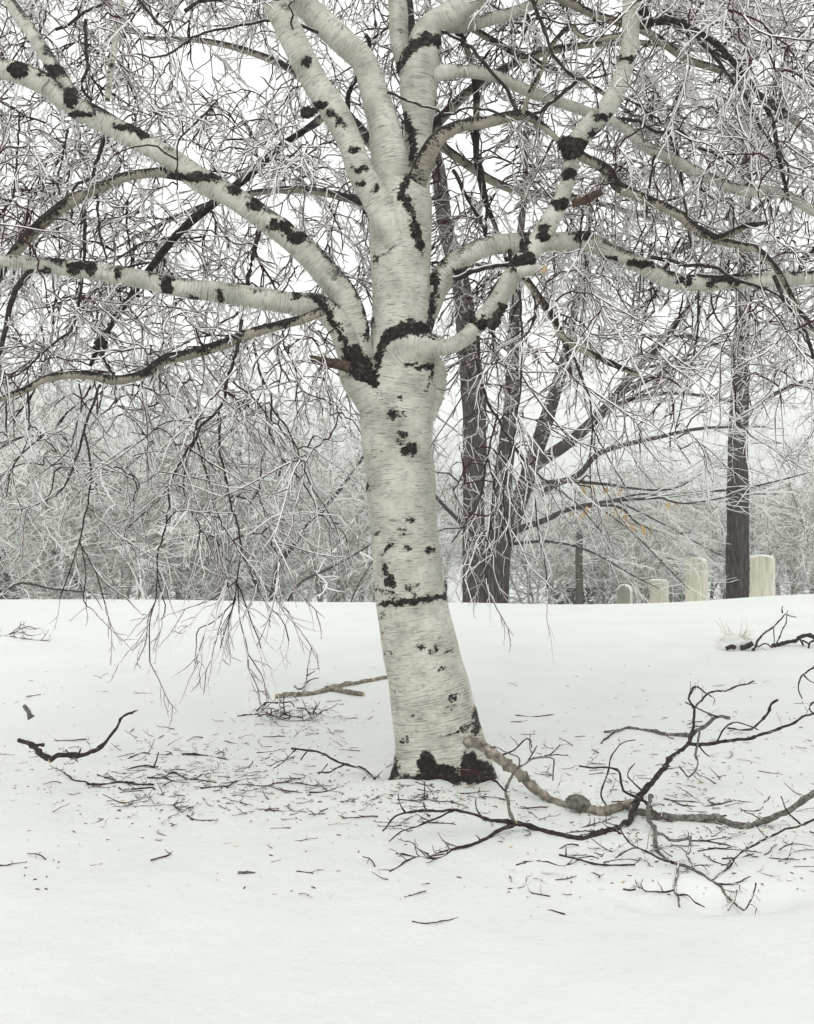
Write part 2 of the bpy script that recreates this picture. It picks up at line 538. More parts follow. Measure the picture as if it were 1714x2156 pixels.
stroke([(728, 735, 10), (745, 752, 24), (768, 785, 24), (790, 812, 9)], 1.05)
stroke([(741, 581, 7), (757, 615, 11), (768, 641, 10), (778, 681, 8), (772, 712, 7)], 1.05)
stroke([(670, 632, 9), (690, 655, 9), (708, 690, 8), (728, 725, 9)], 1.0)
stroke([(798, 792, 4), (797, 752, 8), (808, 719, 9), (828, 699, 13), (863, 690, 17), (898, 690, 14), (912, 704, 6)], 1.1)
stroke([(918, 762, 6), (905, 800, 5), (898, 825, 4)], 0.9); stroke([(940, 770, 6), (941, 800, 7), (934, 830, 6)], 0.9)
stroke([(918, 573, 6), (912, 622, 8), (908, 649, 8), (907, 686, 6)], 1.05)
stroke([(839, 230, 8), (862, 264, 10), (873, 324, 8), (868, 345, 6)], 1.05)
stroke([(856, 377, 9), (847, 407, 12), (869, 453, 9), (884, 520, 10), (888, 535, 5)], 1.0)
stroke([(820, 185, 4), (847, 132, 7), (869, 94, 11), (896, 82, 14), (926, 87, 10)], 1.1); blob(945, 108, 17, 26, 1.1)
stroke([(788, 548, 2.5), (832, 523, 2.5)]); stroke([(798, 820, 3), (806, 845, 3)], 0.8)
# limb marks
for x, y, rx, ry in [(760, 388, 9, 5), (745, 315, 8, 4), (756, 355, 14, 3), (716, 255, 5, 8), (700, 240, 6, 4), (672, 222, 14, 4), (642, 130, 5, 9),
                     (655, 128, 5, 4), (790, 395, 4, 8), (602, 480, 10, 14), (625, 500, 14, 9), (575, 475, 8, 10), (540, 430, 12, 10), (495, 400, 12, 7),
                     (410, 372, 45, 6), (300, 280, 9, 9), (150, 205, 12, 16), (110, 150, 22, 10), (40, 145, 16, 14), (170, 240, 22, 5), (270, 268, 22, 4),
                     (352, 598, 11, 13), (405, 630, 9, 5), (465, 620, 4, 10), (250, 575, 5, 11), (160, 563, 12, 10), (90, 572, 8, 7), (190, 565, 12, 11), (625, 618, 4, 10),
                     (1205, 310, 26, 18), (1200, 368, 10, 8), (1266, 245, 12, 6), (1322, 124, 13, 4), (1250, 280, 9, 6), (1145, 490, 7, 14), (1100, 545, 22, 9),
                     (1230, 495, 14, 12), (1105, 515, 8, 12), (1185, 430, 20, 7), (1020, 680, 14, 10), (985, 665, 10, 10), (1075, 690, 10, 8), (1075, 560, 40, 5),
                     (1000, 575, 40, 7), (1350, 555, 25, 5), (1440, 590, 14, 6), (1530, 588, 24, 7), (1500, 596, 8, 6), (1690, 565, 20, 8), (1280, 545, 14, 5)]:
    blob(x, y, rx * 1.25 + 2, ry * 1.25 + 2, 1.1)

def dark_from_marks(V, nrmls):
    px, py = proj(V)
    facing = (nrmls[:, 1] < 0.25)
    wx = np.array([noise.noise(Vector(v * 22)) for v in V]) * 9.0
    wy = np.array([noise.noise(Vector(v * 22 + 40)) for v in V]) * 9.0
    wx = wx + np.array([noise.noise(Vector(v * 65 + 9)) for v in V]) * 7.0
    px = px + wx; py = py + wy
    out = np.zeros(len(V))
    for pts, hw, val in MARKS:
        x0, x1 = pts[:, 0].min() - hw.max() - 12, pts[:, 0].max() + hw.max() + 12
        y0, y1 = pts[:, 1].min() - hw.max() - 12, pts[:, 1].max() + hw.max() + 12
        k = np.where((px > x0) & (px < x1) & (py > y0) & (py < y1) & facing)[0]
        if not len(k): continue
        best = np.zeros(len(k))
        for i in range(len(pts) - 1):
            a, b = pts[i], pts[i + 1]
            ab = b - a
            q = np.stack([px[k], py[k]], -1)
            t = np.clip(((q - a) @ ab) / max(ab @ ab, 1e-6), 0, 1)
            dd = np.linalg.norm(q - (a + t[:, None] * ab), axis=1)
            w = hw[i] * (1 - t) + hw[i + 1] * t
            best = np.maximum(best, np.clip(0.5 + (w - dd) / 13.0, 0, 1.2))
        out[k] = np.maximum(out[k], best * val)
    return out

def bark_tube(name, ctrl, parent, sides, step, bias=0.0, top=0.35, flare=None, loose=0.0, mats=None, wob=0.05):
    """ctrl rows x, y, z, radius. A round limb with its own unevenness, bark coordinates and dark bark"""
    S = spline(ctrl, step)
    Pn, rad = S[:, :3], np.maximum(S[:, 3], 0.002)
    t = tangents(Pn)
    # parallel transport so that the bark does not twist
    up0 = np.array([0, 1.0, 0.001])
    u = np.zeros_like(Pn)
    v = up0 - t[0] * (up0 @ t[0]); u[0] = v / np.linalg.norm(v)
    for i in range(1, len(Pn)):
        v = u[i - 1] - t[i] * (u[i - 1] @ t[i])
        u[i] = v / max(np.linalg.norm(v), 1e-9)
    b = np.cross(t, u)
    a = 2 * np.pi * np.arange(sides) / sides
    ring = u[:, None, :] * np.cos(a)[None, :, None] + b[:, None, :] * np.sin(a)[None, :, None]
    along = np.concatenate([[0], np.cumsum(np.linalg.norm(np.diff(Pn, axis=0), axis=1))])
    seed = random.random() * 50
    lump = np.array([[noise.noise(Vector((math.cos(x) * 1.1 + seed, math.sin(x) * 1.1, s * 5.0))) for x in a] for s in along])
    fine = np.array([[noise.noise(Vector((math.cos(x) * 5 + seed, math.sin(x) * 5, s * 40.0))) for x in a] for s in along])
    rr = rad[:, None] * (1 + wob * lump + 0.012 * fine)
    if flare is not None:
        rr = rr * flare(Pn, a)
    V = (Pn[:, None, :] + ring * rr[:, :, None])
    nr = ring.reshape(-1, 3)
    V = V.reshape(-1, 3)
    dark = dark_from_marks(V, nr)
    # black plates and lichen: scattered, more of them on the upper side of a limb
    pn = np.array([noise.noise(Vector(p * 7.0 + seed)) for p in V])
    pn2 = np.array([noise.noise(Vector(p * 17.0 + seed)) for p in V])
    upf = np.clip(nr[:, 2] + 0.42, 0, 1) * top * 0.85
    proc = 0.5 + 0.55 * pn + 0.35 * pn2 + upf - 0.62 + bias
    lich = np.clip(proc + 0.06, 0, 1) if bias < 0.04 else np.zeros(len(V))
    dark = np.maximum(dark, np.clip(proc - (0.16 if bias < 0.04 else 0), 0, 1))
    if dark.max() > 0.6:
        V = V + nr * ((dark > 0.6) * 0.0035)[:, None]
    n = len(Pn)
    i = np.arange(n - 1)[:, None] * sides
    j = np.arange(sides)[None, :]
    k = (j + 1) % sides
    Q = np.stack([i + j, i + k, i + sides + k, i + sides + j], -1).reshape(-1, 4)
    # bark coordinates: metres round and along
    ui = (a * 1.0)[None, :] * np.maximum(rad, 0.02)[:, None].mean()
    du = np.broadcast_to(ui, (n, sides))
    umax = 2 * np.pi * np.maximum(rad, 0.02).mean()
    U = np.stack([du, np.broadcast_to(along[:, None], (n, sides))], -1)
    c00 = U[:-1, :, :]; c01 = np.roll(U, -1, 1)[:-1].copy(); c01[:, -1, 0] = umax
    c10 = U[1:, :, :]; c11 = np.roll(U, -1, 1)[1:].copy(); c11[:, -1, 0] = umax
    UV = np.stack([c00, c01, c11, c10], 2).reshape(-1, 2) + seed
    # close the end
    T = []
    cen = len(V)
    V = np.vstack([V, Pn[-1:] + t[-1:] * rad[-1] * 0.4])
    dark = np.append(dark, dark[-1]); lich = np.append(lich, lich[-1])
    last = (n - 1) * sides
    T = np.array([[last + q, last + (q + 1) % sides, cen] for q in range(sides)])
    UV = np.vstack([UV, np.full((3 * sides, 2), seed)])
    me = mesh_data(name, V, Q, mats or [M_BARK], T=T, attrs={'dark': dark, 'lichen': lich}, uv=UV)
    return link(name, me, parent), Pn, rad

# ---------------------------------------------------------------- the birch
birch = empty('birch_tree', tuple(P(933, 1640, 0)))
tag(birch, 'large white-barked birch with leaning trunk, spreading limbs and ice-coated twigs', 'tree')
B0 = np.array(birch.location)

def ctrl_px(pts, Y0, Y1, wscale=1.0):
    """rows (px, py, width in px[, Y]) -> x, y, z, radius relative to the birch foot"""
    rows = []
    L = np.concatenate([[0], np.cumsum([math.hypot(pts[i + 1][0] - pts[i][0], pts[i + 1][1] - pts[i][1]) for i in range(len(pts) - 1)])])
    for p, s in zip(pts, L / L[-1]):
        Y = p[3] if len(p) > 3 else Y0 + (Y1 - Y0) * s
        q = P(p[0], p[1], Y)
        rows.append([*(q - B0), p[2] * wscale * 0.5 * (Y + DC) / F])
    return np.array(rows)

SKEL = []      # (points in world space, radii, weight): where young branches may start
LIMB2D = []    # picture outlines of the big limbs, to keep twigs from hiding them

# marks are evaluated in world space: shift inside
_old_marks = dark_from_marks
def dark_from_marks(V, nr):
    return _old_marks(V + B0, nr)

trunk_edges = [(1675, 806, 1066), (1655, 816, 1050), (1635, 824, 1040), (1600, 829, 1029), (1550, 830, 1014), (1500, 826, 1001), (1450, 820, 989), (1400, 812, 973),
               (1350, 803, 960), (1300, 796, 948), (1265, 790, 940), (1200, 785, 930), (1100, 778, 922), (1000, 770, 915),
               (930, 762, 912), (880, 757, 914), (840, 758, 921), (800, 765, 925), (760, 774, 919), (700, 783, 909),
               (604, 785, 906), (528, 780, 908), (453, 778, 910), (410, 784, 908), (385, 800, 895)]
tc = np.array([[*(P((l + r) / 2, y, 0) - B0), (r - l) * 0.5 * DC / F] for y, l, r in trunk_edges])

def root_flare(Pn, a):
    low = np.exp(-np.maximum(Pn[:, 2], 0) / 0.16)
    lob = 0.12 * np.cos(3 * a + 0.4) + 0.10 * np.cos(5 * a + 2.0) + 0.05 * np.cos(9 * a)
    return 1 + low[:, None] * lob[None, :]

bark_tube('trunk', tc, birch, 72, 0.010, bias=-0.18, top=0.0, flare=root_flare, wob=0.035)

def limb(name, pts, Y0, Y1, sides=24, step=0.018, bias=-0.02, top=0.80, skel=1.0, ws=0.95, sk_from=0.15):
    c = ctrl_px(pts, Y0, Y1, ws)
    o, Pn, rad = bark_tube(name, c, birch, sides, step, bias, top, wob=0.09, mats=[M_YOUNG if bias > 0.04 else M_LIMB])
    k = int(len(Pn) * sk_from)
    if skel > 0:
        SKEL.append((Pn[k:] + B0, rad[k:], o))
    if pts[0][2] > 15:
        LIMB2D.append((np.array([p[:2] for p in pts], float), np.array([p[2] for p in pts], float) * 0.5, min(Y0, Y1)))
    return o, Pn + B0, rad

LIMBS = {}
LIMBS['A'] = limb('limb', [(806, 890, 66), (780, 830, 84), (760, 790, 92), (748, 745, 84), (745, 700, 68), (735, 655, 64), (716, 611, 62), (686, 575, 60),
    (629, 516, 56), (558, 461, 52), (482, 411, 50), (419, 377, 53), (361, 335, 46), (294, 298, 46), (218, 256, 46), (147, 218, 48), (84, 172, 48), (0, 143, 45),
    (-120, 118, 38), (-260, 120, 26), (-380, 150, 12)], 0.0, -0.7, 36, 0.012, bias=-0.06)
LIMBS['B'] = limb('limb', [(765, 800, 50), (742, 750, 58), (722, 705, 56), (700, 668, 54), (668, 644, 50), (620, 639, 50), (503, 621, 47), (377, 604, 43), (293, 587, 41),
    (168, 567, 38), (70, 558, 33), (10, 548, 26), (-80, 540, 18), (-200, 560, 8)], -0.1, -0.75, 36, 0.012, bias=-0.03)
LIMBS['D'] = limb('limb', [(835, 520, 60), (812, 460, 68), (790, 415, 64), (758, 360, 58), (738, 302, 56), (700, 228, 60), (662, 170, 58), (624, 94, 58), (588, 23, 56),
    (545, -70, 50), (490, -190, 40), (440, -330, 28)], -0.12, -0.3, 36, 0.012, bias=-0.12, top=0.45)
LIMBS['E'] = limb('limb', [(843, 470, 90), (832, 400, 92), (822, 340, 84), (812, 283, 74), (790, 200, 62), (768, 135, 58), (728, 92, 58), (670, 38, 56), (620, -10, 52),
    (540, -90, 42), (450, -180, 30)], 0.03, 0.2, 36, 0.012, bias=-0.10, top=0.45)
LIMBS['F'] = limb('limb', [(868, 430, 70), (878, 340, 62), (882, 270, 64), (880, 200, 80), (884, 140, 88), (892, 100, 78), (905, 60, 60), (950, 30, 58), (1000, -12, 56), (1080, -90, 46), (1180, -190, 34), (1290, -260, 18)],
    0.12, 0.5, 36, 0.012, bias=-0.10, top=0.45)
LIMBS['F1'] = limb('limb', [(862, 170, 40), (842, 90, 42), (838, 19, 42), (832, -70, 38), (820, -200, 26), (812, -340, 12)], 0.3, 0.5, 24, bias=-0.05)
LIMBS['F3'] = limb('limb', [(940, 55, 34), (985, 52, 30), (1045, 38, 26), (1120, 10, 24), (1210, -40, 20), (1330, -90, 14), (1460, -110, 8)], 0.45, 1.1, 20)
LIMBS['F4'] = limb('limb', [(900, 165, 36), (935, 152, 34), (982, 151, 27), (1047, 162, 26), (1122, 196, 25), (1216, 228, 24), (1309, 264, 22), (1354, 306, 24),
    (1422, 338, 24), (1482, 370, 24), (1558, 400, 24), (1640, 405, 22), (1714, 445, 20), (1800, 500, 14), (1880, 570, 6)], 0.2, 0.5, 24, bias=-0.03)
LIMBS['G'] = limb('limb', [(858, 470, 40, 0.06), (866, 425, 50, -0.02), (877, 385, 46, -0.08), (896, 338, 40, -0.12), (922, 294, 33), (962, 268, 27), (1028, 256, 25), (1103, 243, 22), (1145, 268, 14), (1185, 302, 11), (1240, 335, 8), (1290, 390, 5)],
    -0.1, -0.35, 24, bias=0.26)
LIMBS['H'] = limb('limb', [(890, 700, 36), (903, 650, 48), (920, 605, 54), (952, 560, 48), (1009, 526, 44), (1065, 513, 41), (1118, 509, 40), (1169, 509, 41), (1237, 509, 41),
    (1301, 538, 40), (1354, 560, 38), (1407, 589, 37), (1482, 597, 34), (1558, 592, 32), (1640, 588, 30), (1714, 586, 28), (1820, 580, 18), (1920, 600, 8)], 0.05, 0.25, 36, 0.012, bias=-0.06)
LIMBS['I'] = limb('limb', [(846, 790, 96, -0.03), (850, 760, 112, -0.085), (864, 740, 92, -0.13), (884, 732, 66, -0.175), (904, 731, 48, -0.21), (924, 731, 40, -0.235), (949, 729, 36, -0.26), (986, 706, 36), (1012, 676, 38), (1049, 631, 40), (1082, 577, 45), (1128, 517, 48),
    (1161, 460, 43), (1184, 415, 34), (1201, 358, 33), (1204, 322, 42), (1229, 279, 44), (1278, 226, 44), (1312, 155, 36), (1326, 94, 37), (1330, 0, 40), (1330, -90, 36), (1350, -220, 26), (1400, -340, 12)],
    -0.14, -0.5, 36, 0.012, bias=-0.08, top=0.45)
LIMBS['J'] = limb('limb', [(1215, 322, 20), (1235, 335, 20), (1278, 358, 22), (1301, 392, 22), (1361, 421, 21), (1425, 451, 20), (1467, 485, 21), (1520, 508, 18), (1570, 520, 14), (1600, 530, 13), (1640, 575, 11), (1678, 645, 9), (1730, 720, 6)],
    -0.45, -0.7, 16, bias=0.50)
LIMBS['J2'] = limb('limb', [(1500, 508, 14), (1540, 492, 14), (1570, 476, 10), (1610, 470, 6)], -0.6, -0.6, 12, bias=0.6)
LIMBS['K'] = limb('limb', [(1108, 588, 14), (1130, 620, 16), (1160, 662, 15), (1190, 715, 14), (1250, 748, 12), (1300, 772, 11), (1345, 790, 8)], -0.5, -0.6, 14, bias=0.45)
LIMBS['L'] = limb('limb', [(400, 372, 22), (350, 364, 22), (314, 365, 20), (260, 374, 21), (201, 400, 23), (147, 426, 27), (84, 476, 27), (21, 545, 22), (-20, 620, 18), (-60, 720, 12)], -0.3, -0.6, 16, bias=0.48)
LIMBS['C'] = limb('limb', [(680, 655, 20), (640, 672, 20), (592, 684, 19), (524, 704, 22), (474, 724, 23), (398, 747, 22), (348, 758, 22), (302, 788, 19), (243, 801, 20), (180, 790, 18), (105, 796, 15), (55, 820, 13), (0, 842, 10), (-70, 880, 5)],
    -0.35, -0.6, 18, bias=0.46)
LIMBS['A2'] = limb('limb', [(150, 195, 30), (118, 150, 32), (98, 118, 30), (62, 62, 28), (25, 10, 26), (-30, -70, 22), (-110, -170, 12)], -0.4, -0.1, 20, bias=-0.02)
LIMBS['M'] = limb('limb', [(640, 275, 12), (590, 310, 15), (524, 369, 16), (440, 436, 17), (377, 490, 16), (319, 562, 14), (270, 630, 12), (215, 715, 10), (190, 770, 6)], 0.5, 0.1, 12, bias=1.2, sk_from=0.0)
LIMBS['M2'] = limb('limb', [(690, 240, 18), (660, 262, 15), (640, 275, 12)], 0.05, 0.5, 12, bias=0.8, skel=0)
LIMBS['U'] = limb('limb', [(226, 210, 12), (230, 170, 14), (243, 84, 14), (255, 0, 13), (262, -90, 10), (270, -160, 6)], -0.45, 0.1, 12, bias=0.0)
LIMBS['V'] = limb('limb', [(934, 40, 16), (975, 85, 13), (1000, 170, 13), (1003, 260, 12), (1004, 340, 12), (1020, 415, 11), (1047, 490, 9), (1070, 560, 5)], 0.5, 1.0, 12, bias=0.7)
LIMBS['W'] = limb('limb', [(1160, -10, 16), (1250, 30, 16), (1361, 68, 17), (1444, 124, 16), (1520, 151, 15), (1614, 211, 15), (1701, 279, 14), (1790, 360, 9)], 0.6, 1.2, 14, bias=0.3)
LIMBS['X'] = limb('limb', [(985, 55, 14), (1067, 102, 13), (1150, 140, 12), (1200, 158, 11), (1260, 190, 9), (1330, 240, 6)], 0.6, 0.9, 12, bias=0.5)
LIMBS['X2'] = limb('limb', [(1100, 240, 10), (1112, 205, 11), (1140, 150, 10), (1155, 105, 9), (1200, 55, 9), (1215, 70, 10), (1245, 82, 11), (1310, 75, 11)], -0.3, -0.4, 12, bias=0.25)
LIMBS['Y'] = limb('limb', [(1330, 60, 12), (1400, 40, 11), (1490, 80, 10), (1560, 150, 10), (1620, 240, 9), (1640, 330, 7), (1660, 420, 5)], -0.4, -0.1, 12, bias=0.9)
# limbs that reach away from the lens and above the frame
for pts, y0, y1 in [([(845, 420, 40), (800, 330, 36), (720, 230, 30), (600, 140, 26), (450, 90, 20), (300, 80, 12)], 0.2, 2.6),
                    ([(880, 330, 40), (930, 250, 36), (1020, 170, 30), (1150, 110, 25), (1330, 90, 20), (1500, 110, 12)], 0.2, 2.8),
                    ([(870, 120, 36), (860, 20, 34), (850, -120, 28), (845, -260, 20), (845, -380, 10)], 0.3, 2.2),
                    ([(545, -70, 34), (420, -120, 30), (270, -150, 24), (110, -140, 18), (-60, -90, 10)], -0.3, 0.6),
                    ([(1330, -60, 30), (1420, -120, 26), (1540, -140, 22), (1680, -110, 16), (1830, -40, 8)], -0.5, 0.4),
                    ([(884, 260, 34), (960, 330, 30), (1080, 400, 26), (1230, 420, 20), (1400, 470, 12)], 0.2, 3.2),
                    ([(820, 470, 34), (740, 420, 30), (600, 400, 24), (440, 430, 18), (280, 500, 10)], 0.2, 3.0)]:
    limb('limb', [(p[0], p[1], p[2] * 0.62) for p in pts], y0, y1, 16, 0.03, bias=0.35)

# stubs, burls and cut ends
def stub(name, pts, Y, mats, cut=None, sides=14, rough=0.25):
    c = ctrl_px(pts, Y, Y)
    S = spline(c, 0.006)
    Pn, rad = S[:, :3], S[:, 3]
    V, Q, s = tube(Pn, rad, sides)
    nz = np.array([noise.noise(Vector(v * 38)) + 0.8 * noise.noise(Vector(v * 110)) for v in V])
    axis = np.repeat(Pn, sides, 0)
    V = axis + (V - axis) * (1 + (0.85 if name == 'knot' else rough) * nz)[:, None]
    if name == 'broken_stub':
        V[-sides:] += tangents(Pn)[-1] * (rng.uniform(-1.0, 1.1, (sides, 1)) * rad[-1])
    cen = len(V)
    jag = tangents(Pn)[-1] * rad[-1] * 0.15
    V = np.vstack([V, Pn[-1:] + jag])
    last = (len(Pn) - 1) * sides
    T = [[last + q, last + (q + 1) % sides, cen] for q in range(sides)]
    M = np.concatenate([np.zeros(len(Q), int), np.full(sides, len(mats) - 1)])
    return link(name, mesh_data(name, V, Q, mats, M, T=T), birch)

o = stub('broken_stub', [(735, 774, 26), (710, 767, 20), (690, 762, 18), (670, 757, 15), (655, 754, 12)], -0.28, [M_WOOD]); tag(o, 'brown splintered branch stub')
o = stub('broken_stub', [(1205, 428, 16), (1225, 424, 17), (1250, 412, 16), (1268, 404, 14)], -0.42, [M_WOOD, M_CUT]); tag(o, 'brown broken stub with pale end')
o = stub('cut_stub', [(1095, 573, 24, -0.42), (1118, 569, 21, -0.47), (1136, 567, 18, -0.53), (1146, 567, 17, -0.58)], -0.45, [M_LIMB, M_CUT]); tag(o, 'sawn stub with pale yellow end')
stub('knot', [(668, 230, 10), (655, 236, 20), (640, 235, 18), (633, 234, 10)], -0.3, [M_BRANCH])
stub('knot', [(1178, 296, 16), (1192, 304, 30), (1206, 316, 38), (1218, 328, 24)], -0.47, [M_BRANCH])
stub('knot', [(1345, 12, 12), (1356, 22, 20), (1358, 35, 12)], -0.5, [M_BRANCH])
stub('knot', [(1060, 640, 16), (1050, 662, 20), (1040, 682, 22), (1028, 690, 12)], -0.52, [M_BRANCH])
stub('knot', [(985, 655, 14), (990, 665, 20), (1000, 678, 12)], -0.52, [M_BRANCH])
stub('knot', [(205, 715, 14), (213, 728, 26), (215, 742, 14)], -0.05, [M_BRANCH])
stub('burl', [(900, 735, 30), (913, 785, 52), (911, 830, 48), (900, 885, 26)], -0.02, [M_BARK], sides=20)

# ---------------------------------------------------------------- young branches and twigs
def sprig_template(sides, rmain, long_straight=False, seed=0, frost=0.8):
    """one spray of twigs along +x, one metre long, forked at the joints; ice on the upper sides"""
    r = np.random.RandomState(seed)
    out = Batch()
    def add_poly(pts, r0, r1):
        n = len(pts)
        rad = np.linspace(r0, r1, n); rad[-1] *= 0.45
        rf = nrm(np.array([r.normal() * .25, r.normal() * .25, 1.0]))
        if sides == 5:
            V, Q, S = prof_tube(pts, rad, ICE_PROF, rf)
            out.add(V, Q, ICE_SIDE[S]); return
        V, Q, S = tube(pts, rad, sides, ref=rf, phase=math.pi / sides)
        if sides == 4:
            M = np.array([0, 1, 1, 0])[S]
        else:
            M = np.array([0, 1, 0] if frost is None else [0, 0, 0] if r.rand() < frost else [0, 1, 1])[S]
        out.add(V, Q, M)
    def grow(p, d, L, rad, lev):
        n = ({0: 6, 1: 3, 2: 2} if sides == 5 else {0: 5, 1: 3, 2: 1})[lev]
        seg = L / n
        pts = [p]
        wig = (0.20 if lev == 0 else 0.26) * (0.5 if long_straight else 1)
        side = 1 if r.rand() < .5 else -1
        kids = []
        for i in range(n):
            d = nrm(d + np.array([0, r.normal() * wig, r.normal() * wig - 0.02]))
            p = p + d * seg * (0.8 + 0.4 * r.rand())
            pts.append(p)
            if lev < 2 and i < n - 1 or (lev < 1):
                if r.rand() < (0.82 if lev == 0 else (0.38 if sides == 5 else 0.45)):
                    lat = nrm(np.cross(d, np.array([r.normal() * 0.5, r.normal() * 0.3, 1.0]))) * side
                    side = -side
                    ang = R(38 + 16 * r.rand()) if not long_straight else R(25 + 15 * r.rand())
                    dd = nrm(d * math.cos(ang) + lat * math.sin(ang))
                    LL = L * (0.46 if lev == 0 else 0.5) * (0.55 + 0.6 * r.rand()) * (1.1 - 0.5 * i / n)
                    kids.append((p, dd, LL))
            elif lev == 2 and r.rand() < 0.0:
                pass
        add_poly(np.array(pts), rad, rad * 0.72)
        for k in kids:
            grow(*k, rad * 0.80, lev + 1)
    grow(np.zeros(3), np.array([1.0, 0, 0]), 1.0, rmain, 0)
    return np.vstack(out.V), np.vstack(out.Q), np.concatenate(out.M)

def hang_template(seed):
    """long hanging spray: narrow forks, short spurs"""
    r = np.random.RandomState(seed)
    out = Batch()
    def poly(pts, r0, r1):
        rad = np.linspace(r0, r1, len(pts)); rad[-1] *= 0.5
        V, Q, S = prof_tube(np.array(pts), rad, ICE_PROF, nrm(np.array([r.normal() * .25, r.normal() * .25, 1.0])))
        out.add(V, Q, ICE_SIDE[S])
    def grow(p, d, L, rad, lev):
        n = 7 if lev == 0 else (4 if lev == 1 else 1)
        pts = [p]; kids = []; side = 1
        for i in range(n):
            d = nrm(d + np.array([0.04, r.normal() * .15, r.normal() * .15]))
            p = p + d * L / n * r.uniform(.75, 1.25); pts.append(p)
            if lev < 2:
                if r.rand() < (0.7 if lev == 0 else 0.6):
                    lat = nrm(np.cross(d, r.normal(0, 1, 3))) ; side = -side
                    ang = R(r.uniform(24, 46))
                    big = lev == 0 and r.rand() < .55
                    kids.append((p, nrm(d * math.cos(ang) + lat * math.sin(ang)), L * (r.uniform(.25, .5) if big else r.uniform(.05, .13)), 1 if big else 2))
        poly(pts, rad, rad * .62)
        for (q, dd, LL, lv) in kids:
            grow(q, dd, LL, rad * (.78 if lv == 1 else .7), max(lv, lev + 1))
    grow(np.zeros(3), np.array([1., 0, 0]), 1.0, 0.0165, 0)
    return np.vstack(out.V), np.vstack(out.Q), np.concatenate(out.M)

def place_sprigs(batch, temps, pos, dirs, scale, thick_comp=True):
    """instances of the templates; scale per instance; twigs keep their thickness"""
    pos = np.asarray(pos); dirs = nrm(np.asarray(dirs)); scale = np.asarray(scale)
    pick = rng.randint(0, len(temps), len(pos))
    up = np.tile(np.array([0, 0, 1.0]), (len(pos), 1)) + rng.normal(0, 0.35, (len(pos), 3))
    y = nrm(np.cross(up, dirs))
    z = np.cross(dirs, y)
    for k, (V, Q, M) in enumerate(temps):
        idx = np.where(pick == k)[0]
        if not len(idx): continue
        Rm = np.stack([dirs[idx], y[idx], z[idx]], -1)          # columns
        W = np.einsum('nij,vj->nvi', Rm, V) * scale[idx][:, None, None] + pos[idx][:, None, :]
        nv = len(V)
        QQ = (Q[None] + (np.arange(len(idx)) * nv)[:, None, None]).reshape(-1, 4)
        batch.add(W.reshape(-1, 3), QQ, np.tile(M, len(idx)))

# traced dark branches (picture positions, width in pixels), Y at start and end
TR = []
def tr(pts, w0, w1, Y0, Y1):
    n = len(pts)
    TR.append(([(p[0], p[1], w0 + (w1 - w0) * i / (n - 1)) for i, p in enumerate(pts)], Y0, Y1))
tr(Z4([(1215, 150), (1190, 300), (1150, 420), (1130, 530), (1100, 600), (1010, 680), (980, 750), (910, 860), (850, 980), (850, 1060), (830, 1200), (790, 1330), (790, 1450), (780, 1560), (755, 1640)]), 8, 2.5, -0.45, -0.5)
tr(Z4([(1100, 600), (1105, 800), (1140, 950), (1150, 1050), (1200, 1200), (1210, 1330), (1190, 1450), (1180, 1560), (1150, 1640)]), 6, 2.2, -0.46, -0.35)
tr(Z4([(1270, 260), (1310, 420), (1360, 520), (1360, 590), (1355, 700), (1320, 830), (1300, 1000), (1250, 1080)]), 6, 2.2, -0.4, -0.2)
tr(Z4([(1360, 590), (1440, 690), (1490, 800), (1560, 980), (1620, 1070), (1690, 1200)]), 4.5, 2, -0.4, -0.5)
tr(Z4([(1352, 710), (1420, 850), (1510, 950), (1600, 1100), (1660, 1180)]), 5, 2, -0.4, -0.1)
tr(Z4([(505, 470), (430, 680), (390, 820), (340, 950), (280, 1030), (120, 1095), (60, 1100)]), 6, 2, -0.55, -0.6)
tr(Z4([(425, 720), (455, 900), (440, 1080), (400, 1250), (360, 1380), (300, 1550)]), 5, 2, -0.55, -0.45)
tr(Z4([(470, 820), (540, 880), (640, 930), (710, 970), (800, 910)]), 3.5, 2, -0.55, -0.7)
tr(Z4([(440, 1080), (490, 1140), (560, 1200), (620, 1250)]), 3, 2, -0.5, -0.6)
tr(Z4([(1170, 460), (1280, 550), (1350, 640)]), 4.5, 3, -0.45, -0.4)
tr(Z4([(990, 760), (1060, 990), (1080, 1090), (1130, 1200), (1190, 1290)]), 4.5, 2.2, -0.46, -0.6)
tr(Z4([(1000, 640), (960, 800), (920, 960), (950, 1100), (1000, 1180), (990, 1300)]), 4.5, 2, -0.46, -0.25)
tr(Z4([(1100, 610), (960, 660), (900, 650), (800, 680), (720, 750), (620, 800)]), 4, 2, -0.46, -0.7)
tr(Z4([(850, 980), (790, 1060), (720, 1120), (640, 1200)]), 3.5, 2, -0.48, -0.3)
tr(Z4([(1190, 1450), (1100, 1530), (1020, 1570), (930, 1600)]), 3.5, 2, -0.35, -0.5)
tr(Z4([(1210, 1330), (1280, 1430), (1370, 1530), (1450, 1620)]), 3, 2, -0.36, -0.2)
tr(Z4([(400, 470), (410, 580), (380, 700), (350, 800), (240, 900)]), 4, 2, -0.55, -0.3)
tr(Z4([(140, 510), (145, 680), (120, 800), (60, 900), (30, 1040)]), 4, 2, -0.6, -0.5)
tr(Z4([(30, 560), (40, 740), (100, 800), (190, 990)]), 3.5, 2, -0.6, -0.9)
tr(Z4([(660, 20), (600, 90), (540, 190), (500, 270), (530, 350), (570, 420)]), 11, 8, -0.1, -0.4)
tr(Z4([(1200, 110), (1090, 180), (940, 260), (810, 330)]), 5, 3, 0.0, -0.3)
tr(Z4([(410, 10), (380, 130), (350, 200), (270, 270), (190, 340), (120, 400), (20, 460)]), 7, 4, -0.4, -0.6)
